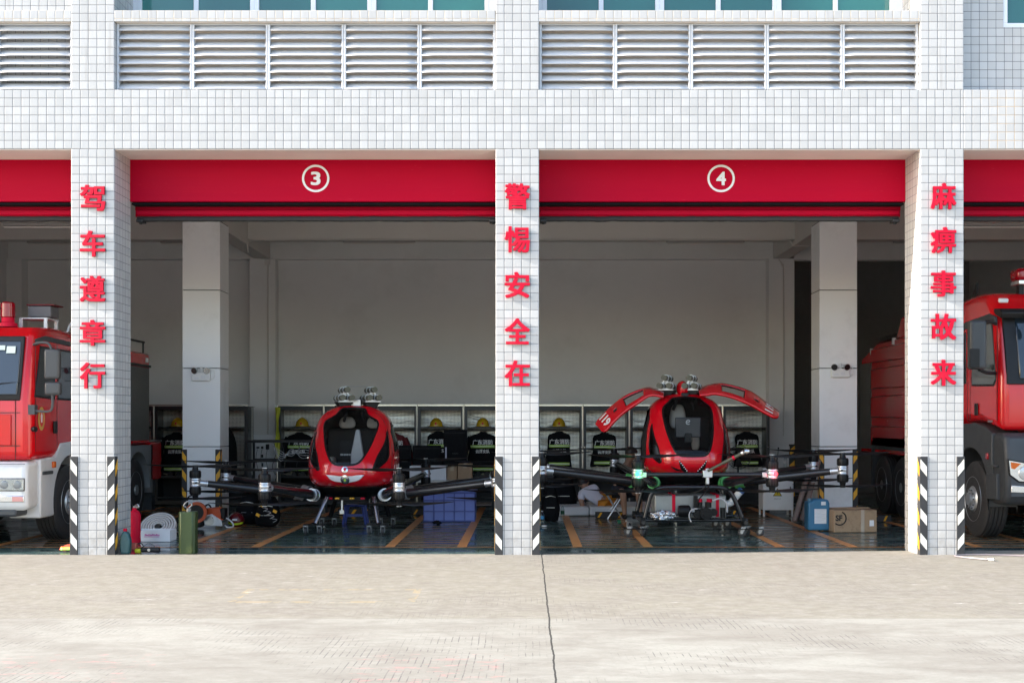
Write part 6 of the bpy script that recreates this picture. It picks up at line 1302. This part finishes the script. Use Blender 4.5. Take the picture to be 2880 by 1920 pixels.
b = MB(); b.prism([(xa, 0.01), (xb, 0.01), (xb, .40), (xb - .02, .455), (xa + .09, .465), (xa + .055, .425), (xa, .425)], 3.15, 3.42, 'Y'); b.build('tank', jb, T, bevel=.03, seg=3)
b = MB(); b.cyl((xa + .045, 3.26, .42), (xa + .045, 3.26, .465), .032, n=14); b.build('screw_cap', mat('cap_blue', (.10, .22, .30), .4), T); b = MB(); b.box(xa + .09, xb - .05, 3.146, 3.1505, .11, .32); lb = b.build('label', M['paper'], T, smooth=False)
b = MB()
for k in range(9): b.box(xa + .10 + (0 if k % 2 else .0), xb - .06 - .03 * (k % 3), 3.1445, 3.1462, .30 - k * .02, .303 - k * .02)
b.build('fine_print', mat('print_grey', (.42, .44, .48), .6), lb, smooth=False); b = MB(); b.box(xb - .125, xb - .06, 3.146, 3.1505, .375, .425); b.build('small_label', M['paper'], T, smooth=False)
T = thing('shipping_carton', 'worn brown shipping carton with round printed mark beside the jerrycan', 'box', (4.6, 3.1, 0)); R_ = Rz(.10); c0 = Vector((4.66, 3.2, 0)); tr = lambda v: c0 + R_ @ (Vector(v))
b = MB(); b.box(-.315, .315, -.22, .22, 0, .315); b.v = [tr(v) for v in b.v]; bx = b.build('box_body', M['carton'], T, smooth=False, bevel=.008)
b = MB(); b.box(.08, .13, -.2225, .2225, -.0, .317); b.v = [tr(v) for v in b.v]; b.build('tape', mat('clear_tape', (.40, .33, .26), .2), bx, smooth=False)
b = MB(); n = 24
b.grid(lambda u, v: tr((-.235 + (.085 + .018 * v) * math.cos(-2.3 + 3.5 * u), -.2225, .20 + (.085 + .018 * v) * math.sin(-2.3 + 3.5 * u))), n, 1); b.build('ring_mark', M['black'], bx, solid=.001)
text('lettering', 'SF', .1, lambda v: tr((-.245 + v.x, -.2225, .205 + v.y)), M['black'], bx, offset=.004, w=.10, h=.085)
b = MB(); b.box(.205, .27, -.2235, -.2215, .085, .17); b.v = [tr(v) for v in b.v]; b.build('address_label', M['paper'], bx, smooth=False)
b = MB(); b.prism([(-.315, .318), (.315, .318), (.30, .335), (-.28, .325)], .05, .21, 'Y'); b.v = [tr(v) for v in b.v]; b.build('flap', M['carton'], bx, smooth=False)
T = thing('hose', 'thin pale hose lying on the yard before the right column', 'hose', (5.4, -.15, 0)); b = MB(); b.tube([(5.22, -.62, .014), (5.05, -.42, .014), (4.98, -.22, .014), (5.2, -.12, .014), (5.6, -.16, .014), (6.0, -.34, .014), (6.3, -.40, .014)], .009, 8, 8); b.build('hose_line', mat('pale_hose', (.22, .19, .20), .4), T)
b = MB(); b.cyl((5.22, -.62, .016), (5.27, -.67, .016), .018, n=10); b.build('end_fitting', M['steel'], T)
T = thing('floor_debris', 'small crumpled black glove on the floor before the blue crate', 'glove', (at(1230, 0, 4.4)[0], 4.45, 0)); c = Vector((at(1230, 0, 4.4)[0], 4.3, .02))
b = MB(); b.grid(lambda u, v: c + Vector((.07 * math.cos(2 * PI * u) * math.sin(PI * v) * (1 + .5 * noise.noise((u * 6, v * 4, 1))), .05 * math.sin(2 * PI * u) * math.sin(PI * v), .025 * math.cos(PI * v) * (1 + noise.noise((u * 5, v * 5, 2))) + .01)), 24, 12, closed=True); b.build('cloth', M['cloth_black'], T)
T = thing('cup_lid', 'small white cup lid on the floor by the middle column', 'lid', (.25, 4.0, 0)); b = MB(); b.lathe([(.035, 0), (.042, .004), (.04, .012), (.03, .02), (.001, .021)], (at(1531, 0, 3.9)[0], 3.95, 0), 20); b.build('disc', M['white'], T)
# mat with people
T = thing('foam_mat', 'thick pale foam mat on the floor behind the right aircraft', 'mat', (1.0, 6.6, 0)); mm = mat('mat_pale', (.70, .71, .73), .6, var=.05, dirt=((.3, .3, .3), 2, .3)); xa, xb = at(1561, 0, 6.1)[0], at(1850, 0, 6.1)[0]
for k in range(3):
    b = MB(); x0 = xa + (xb - xa) * k / 3; x1 = xa + (xb - xa) * (k + 1) / 3; b.box(x0 + .004, x1 - .004, 6.05, 7.5, 0, .15); b.build('section', mm, T, bevel=.03, seg=3)
T = thing('folding_stool', 'folding stool with crossed metal legs under the seated person', 'stool', (1.5, 5.5, 0)); b = MB(); xa, xb = at(1712, 0, 5.4)[0], at(1745, 0, 5.4)[0]
for y in (5.35, 5.75):
    for xp, xq, yy in ((xa - .02, xb + .03, y), (xb + .03, xa - .02, y + .024)): b = MB(); b.cyl((xp, yy, 0), (xq, yy, .385), .011, n=8); b.build('leg', M['steel'], T)
b = MB(); b.box(xa - .05, xb + .07, 5.33, 5.80, .385, .41); b.build('seat', M['black'], T, bevel=.008)
# ------------------------------------------------------------------ people
M['skin'] = mat('skin', (.40, .23, .155), .55, var=.05); M['hair'] = mat('hair', (.012, .010, .009), .5, var=.3, bump=.5, bscale=90)
M['shirt_white'] = mat('shirt_white', (.74, .73, .82), .8, var=.05, bump=.3, bscale=18); M['shorts_orange'] = mat('shorts_orange', (.62, .24, .02), .75, bump=.3, bscale=18); M['shorts_navy'] = mat('shorts_navy', (.02, .025, .04), .8)
def skin_mesh(name, nodes, edges, m, parent, root=0, sub=2):
    """nodes: (pos, rx[, ry]) joints joined by edges, grown with a Skin modifier into one continuous surface"""
    me = bpy.data.meshes.new(name); o_ = Vector(ORG[parent.name]); me.from_pydata([Vector(n[0]) - o_ for n in nodes], edges, [])
    o = bpy.data.objects.new(name, me); COL.objects.link(o); o.parent = parent; ORG[o.name] = ORG[parent.name]
    sk = o.modifiers.new('skin', 'SKIN'); sk.use_smooth_shade = True
    sv = me.skin_vertices[0].data
    for i, n in enumerate(nodes): sv[i].radius = (n[1], n[2] if len(n) > 2 else n[1]); sv[i].use_root = (i == root)
    sb = o.modifiers.new('sub', 'SUBSURF'); sb.levels = sub; sb.render_levels = sub; me.materials.append(m)
    bpy.context.view_layer.update(); dg = bpy.context.evaluated_depsgraph_get(); m2 = bpy.data.meshes.new_from_object(o.evaluated_get(dg)); o.modifiers.clear(); o.data = m2
    m2.materials.clear(); m2.materials.append(m); m2.polygons.foreach_set('use_smooth', [True] * len(m2.polygons)); bpy.data.meshes.remove(me); return o
def body(T, J):
    """J: joint dict in world space -> nodes and edges incl. five fingers a hand"""
    N = []; E = []; ix = {}
    def add(k, p, r, r2=None, par=None):
        ix[k] = len(N); N.append((Vector(p), r, r2 or r)); 
        if par is not None: E.append((ix[par], ix[k]))
    P = {k: Vector(v) for k, v in J.items()}
    add('pel', P['pel'], .12, .10); add('waist', P['pel'].lerp(P['chest'], .5), .105, .085, 'pel'); add('chest', P['chest'], .125, .095, 'waist'); add('neck', P['neck'], .050, None, 'chest'); add('head0', P['neck'].lerp(P['head'], .45), .062, None, 'neck'); add('head', P['head'], .086, .094, 'head0')
    up = (P['head'] - P['neck']).normalized(); add('crown', P['head'] + up * .055, .070, .078, 'head')
    for s in 'LR':
        add('sh' + s, P['sh' + s], .058, None, 'chest'); add('el' + s, P['el' + s], .040, None, 'sh' + s); add('wr' + s, P['wr' + s], .026, None, 'el' + s)
        d = (P['wr' + s] - P['el' + s]).normalized(); side = d.cross(Vector((0, 0, 1))); side = side.normalized() if side.length > .1 else Vector((1, 0, 0)); pm = P['wr' + s] + d * .055; add('pa' + s, pm, .034, .018, 'wr' + s)
        for f in range(4):
            o_ = side * (-.027 + .018 * f); a = pm + d * .035 + o_; b_ = a + d * (.032 + .004 * (f in (1, 2))) - Vector((0, 0, .006)); c = b_ + d * .022 - Vector((0, 0, .012))
            add('f%d%s0' % (f, s), a, .0095, None, 'pa' + s); add('f%d%s1' % (f, s), b_, .0088, None, 'f%d%s0' % (f, s)); add('f%d%s2' % (f, s), c, .0075, None, 'f%d%s1' % (f, s))
        t0 = pm - d * .01 - side * .034; add('t0' + s, t0, .011, None, 'pa' + s); add('t1' + s, t0 + d * .03 - side * .016, .0095, None, 't0' + s)
        add('hip' + s, P['hip' + s], .090, None, 'pel'); add('kn' + s, P['kn' + s], .056, None, 'hip' + s); add('ca' + s, P['kn' + s].lerp(P['an' + s], .35), .056, None, 'kn' + s); add('an' + s, P['an' + s], .034, None, 'ca' + s)
        add('he' + s, P['an' + s] + Vector((0, .0, -.04)), .034, None, 'an' + s); add('toe' + s, P['toe' + s], .030, .022, 'he' + s)
    return skin_mesh('person', N, E, M['skin'], T), N, ix
def face(T, c, fwd, up):
    """eyes, brows, nose, mouth and ears on the head centred at c"""
    c, f, u = Vector(c), Vector(fwd).normalized(), Vector(up).normalized(); s = f.cross(u)
    q = MB(); 
    n0 = c + f * .088; q.tube([n0 + u * .022, n0 + f * .012 - u * .004, n0 + f * .020 - u * .018, n0 + f * .004 - u * .026], lambda t: .007 + .006 * t, 8, 3)
    for k in (-1, 1): q.ell(c + s * (k * .088) - u * .005, (.012, .016, .030), 10, 8)
    q.build('face_relief', M['skin'], T)
    q = MB()
    for k in (-1, 1): q.ell(c + f * .085 + s * (k * .031) + u * .018, (.011, .011, .006), 10, 6); q.tube([c + f * .088 + s * (k * .018) + u * .036, c + f * .088 + s * (k * .045) + u * .036], .004, 5, 1)
    q.build('eyes', M['hair'], T)
    q = MB(); q.tube([c + f * .084 - s * .022 - u * .045, c + f * .090 - u * .044, c + f * .084 + s * .022 - u * .045], .0055, 6, 3); q.build('mouth', mat('lips', (.28, .10, .09), .5), T)
def hair(T, c, fwd, up, r=.104):
    c, f, u = Vector(c), Vector(fwd).normalized(), Vector(up).normalized(); s = f.cross(u); b = MB()
    def g_(a, v):
        th = 2 * PI * a; lim = 1.0 + .75 * (0.5 - .5 * math.cos(th)); ph = lim * v * 1.15; d = f * math.sin(ph) * math.cos(th) + s * math.sin(ph) * math.sin(th) + u * math.cos(ph)
        return c + d * (r + .006 * noise.noise(d * 14)) + u * .012 - f * .006
    b.grid(g_, 40, 16, closed=True); b.build('hair', M['hair'], T, ang=80, solid=.006)
# lying person, back to the camera, leaning on the left elbow
Yl = 6.45; A = lambda px, py, Y=Yl: at(px, py, Y)
T = thing('person', 'person in white t-shirt and orange shorts reclining on the foam mat', 'person', (1.05, 6.6, .15))
J = dict(pel=A(1700, 1414), chest=A(1658, 1389, 6.42), neck=A(1645, 1372, 6.5), head=A(1642, 1360, 6.60), shL=A(1634, 1392, 6.34), elL=A(1636, 1420, 6.30), wrL=A(1652, 1426, 6.50), shR=A(1672, 1372, 6.5), elR=A(1690, 1388, 6.62), wrR=A(1716, 1398, 6.72),
         hipL=A(1702, 1420, 6.38), hipR=A(1704, 1408, 6.54), knL=A(1735, 1408, 6.85), knR=A(1738, 1400, 6.92), anL=A(1745, 1424, 7.22), anR=A(1752, 1420, 7.26), toeL=A(1757, 1422, 7.30), toeR=A(1764, 1418, 7.34))
bd, N, ix = body(T, J); hc = J['head'] + (J['head'] - J['neck']).normalized() * .02; hair(T, hc, (.35, .9, -.1), (-.25, .1, 1)); face(T, hc, (.35, .9, -.1), (-.25, .1, 1))
def cloth(name, nodes, edges, m): skin_mesh(name, nodes, edges, m, T)
cloth('t_shirt', [(J['pel'].lerp(J['chest'], .12), .135, .12), (J['pel'].lerp(J['chest'], .5), .128, .108), (J['chest'], .150, .118), (J['neck'].lerp(J['chest'], .45), .09), (J['shL'], .078), (J['shL'].lerp(J['elL'], .6), .066), (J['shR'], .078), (J['shR'].lerp(J['elR'], .6), .064)], [(0, 1), (1, 2), (2, 3), (2, 4), (4, 5), (2, 6), (6, 7)], M['shirt_white'])
cloth('shorts', [(J['pel'], .140, .12), (J['hipL'], .108), (J['hipL'].lerp(J['knL'], .65), .092), (J['hipR'], .108), (J['hipR'].lerp(J['knR'], .65), .092)], [(0, 1), (1, 2), (0, 3), (3, 4)], M['shorts_orange'])
# seated person on the folding stool, head bent forward
T = thing('person', 'person in black t-shirt and dark shorts bent forward on the folding stool', 'person', (1.6, 5.55, 0)); Ys = 5.55; B_ = lambda px, py, Y=Ys: at(px, py, Y)
J = dict(pel=B_(1742, 1378, 5.75), chest=B_(1755, 1325, 5.62), neck=B_(1768, 1296, 5.50), head=B_(1776, 1280, 5.44), shL=B_(1738, 1318, 5.60), elL=B_(1742, 1352, 5.36), wrL=B_(1776, 1362, 5.24), shR=B_(1782, 1318, 5.60), elR=B_(1800, 1352, 5.38), wrR=B_(1792, 1366, 5.22),
         hipL=B_(1738, 1382, 5.66), hipR=B_(1762, 1382, 5.70), knL=B_(1752, 1384, 5.22), knR=B_(1796, 1384, 5.26), anL=B_(1757, 1446, 5.30), anR=B_(1802, 1446, 5.34), toeL=B_(1757, 1457, 5.14), toeR=B_(1806, 1457, 5.18))
for s in 'LR': J['an' + s].z = .075; J['toe' + s].z = .03
bd, N, ix = body(T, J); hc = J['head'] + Vector((.0, -.01, .02)); hair(T, hc, (.45, -.8, -.35), (.1, -.3, 1)); face(T, hc, (.45, -.8, -.35), (.15, -.35, 1))
cloth('t_shirt', [(J['pel'].lerp(J['chest'], .1), .13, .12), (J['pel'].lerp(J['chest'], .5), .130, .11), (J['chest'], .150, .118), (J['neck'].lerp(J['chest'], .4), .085), (J['shL'], .076), (J['shL'].lerp(J['elL'], .65), .062), (J['shR'], .076), (J['shR'].lerp(J['elR'], .65), .062)], [(0, 1), (1, 2), (2, 3), (2, 4), (4, 5), (2, 6), (6, 7)], M['cloth_black'])
cloth('shorts', [(J['pel'], .14, .12), (J['hipL'], .105), (J['hipL'].lerp(J['knL'], .8), .086), (J['hipR'], .105), (J['hipR'].lerp(J['knR'], .8), .086)], [(0, 1), (1, 2), (0, 3), (3, 4)], M['shorts_navy'])
for s in 'LR':
    cloth('shoe', [(J['an' + s] + Vector((0, .03, -.03)), .044, .036), (J['an' + s].lerp(J['toe' + s], .5) + Vector((0, 0, -.0)), .044, .034), (J['toe' + s] + Vector((0, -.02, .005)), .038, .028)], [(0, 1), (1, 2)], M['black'])
# ------------------------------------------------------------------ light and camera
SUN = Vector((4.35, .45, -2.0)).normalized()
L = bpy.data.lights.new('sun', 'SUN'); L.energy = 3.4; L.angle = math.radians(.5); L.color = (1, .955, .89)
o = bpy.data.objects.new('sun', L); COL.objects.link(o); o.rotation_euler = SUN.to_track_quat('-Z', 'Y').to_euler(); o.location = (-20, -6, 20)
w = bpy.data.worlds.new('World'); SC.world = w; w.use_nodes = True; t = w.node_tree; t.nodes.clear()
sk = t.nodes.new('ShaderNodeTexSky'); sk.sky_type = 'NISHITA'; sk.sun_disc = False
sk.sun_elevation = math.asin(-SUN.z); sk.sun_rotation = math.atan2(-SUN.x, -SUN.y); sk.dust_density = 2.0; sk.air_density = 1.0
bg = t.nodes.new('ShaderNodeBackground'); bg.inputs[1].default_value = .15
ow = t.nodes.new('ShaderNodeOutputWorld'); t.links.new(sk.outputs[0], bg.inputs[0]); t.links.new(bg.outputs[0], ow.inputs[0])
cam = bpy.data.cameras.new('camera'); co = bpy.data.objects.new('camera', cam); COL.objects.link(co); SC.camera = co
co.location = (0, -D0, EYE); co.rotation_euler = (PI / 2, 0, 0); cam.sensor_width = 36; cam.lens = F * 36 / 2880
cam.shift_x = -(CX - 1440) / 2880; cam.shift_y = (HY - 960) / 2880; cam.clip_end = 1000; cam.clip_start = .1
SC.view_settings.view_transform = 'Standard'; SC.view_settings.look = 'None'; SC.view_settings.gamma = 1; SC.view_settings.exposure = 1.93
SC.cycles.use_denoising = True; SC.cycles.max_bounces = 10; SC.cycles.diffuse_bounces = 8; SC.cycles.transparent_max_bounces = 12
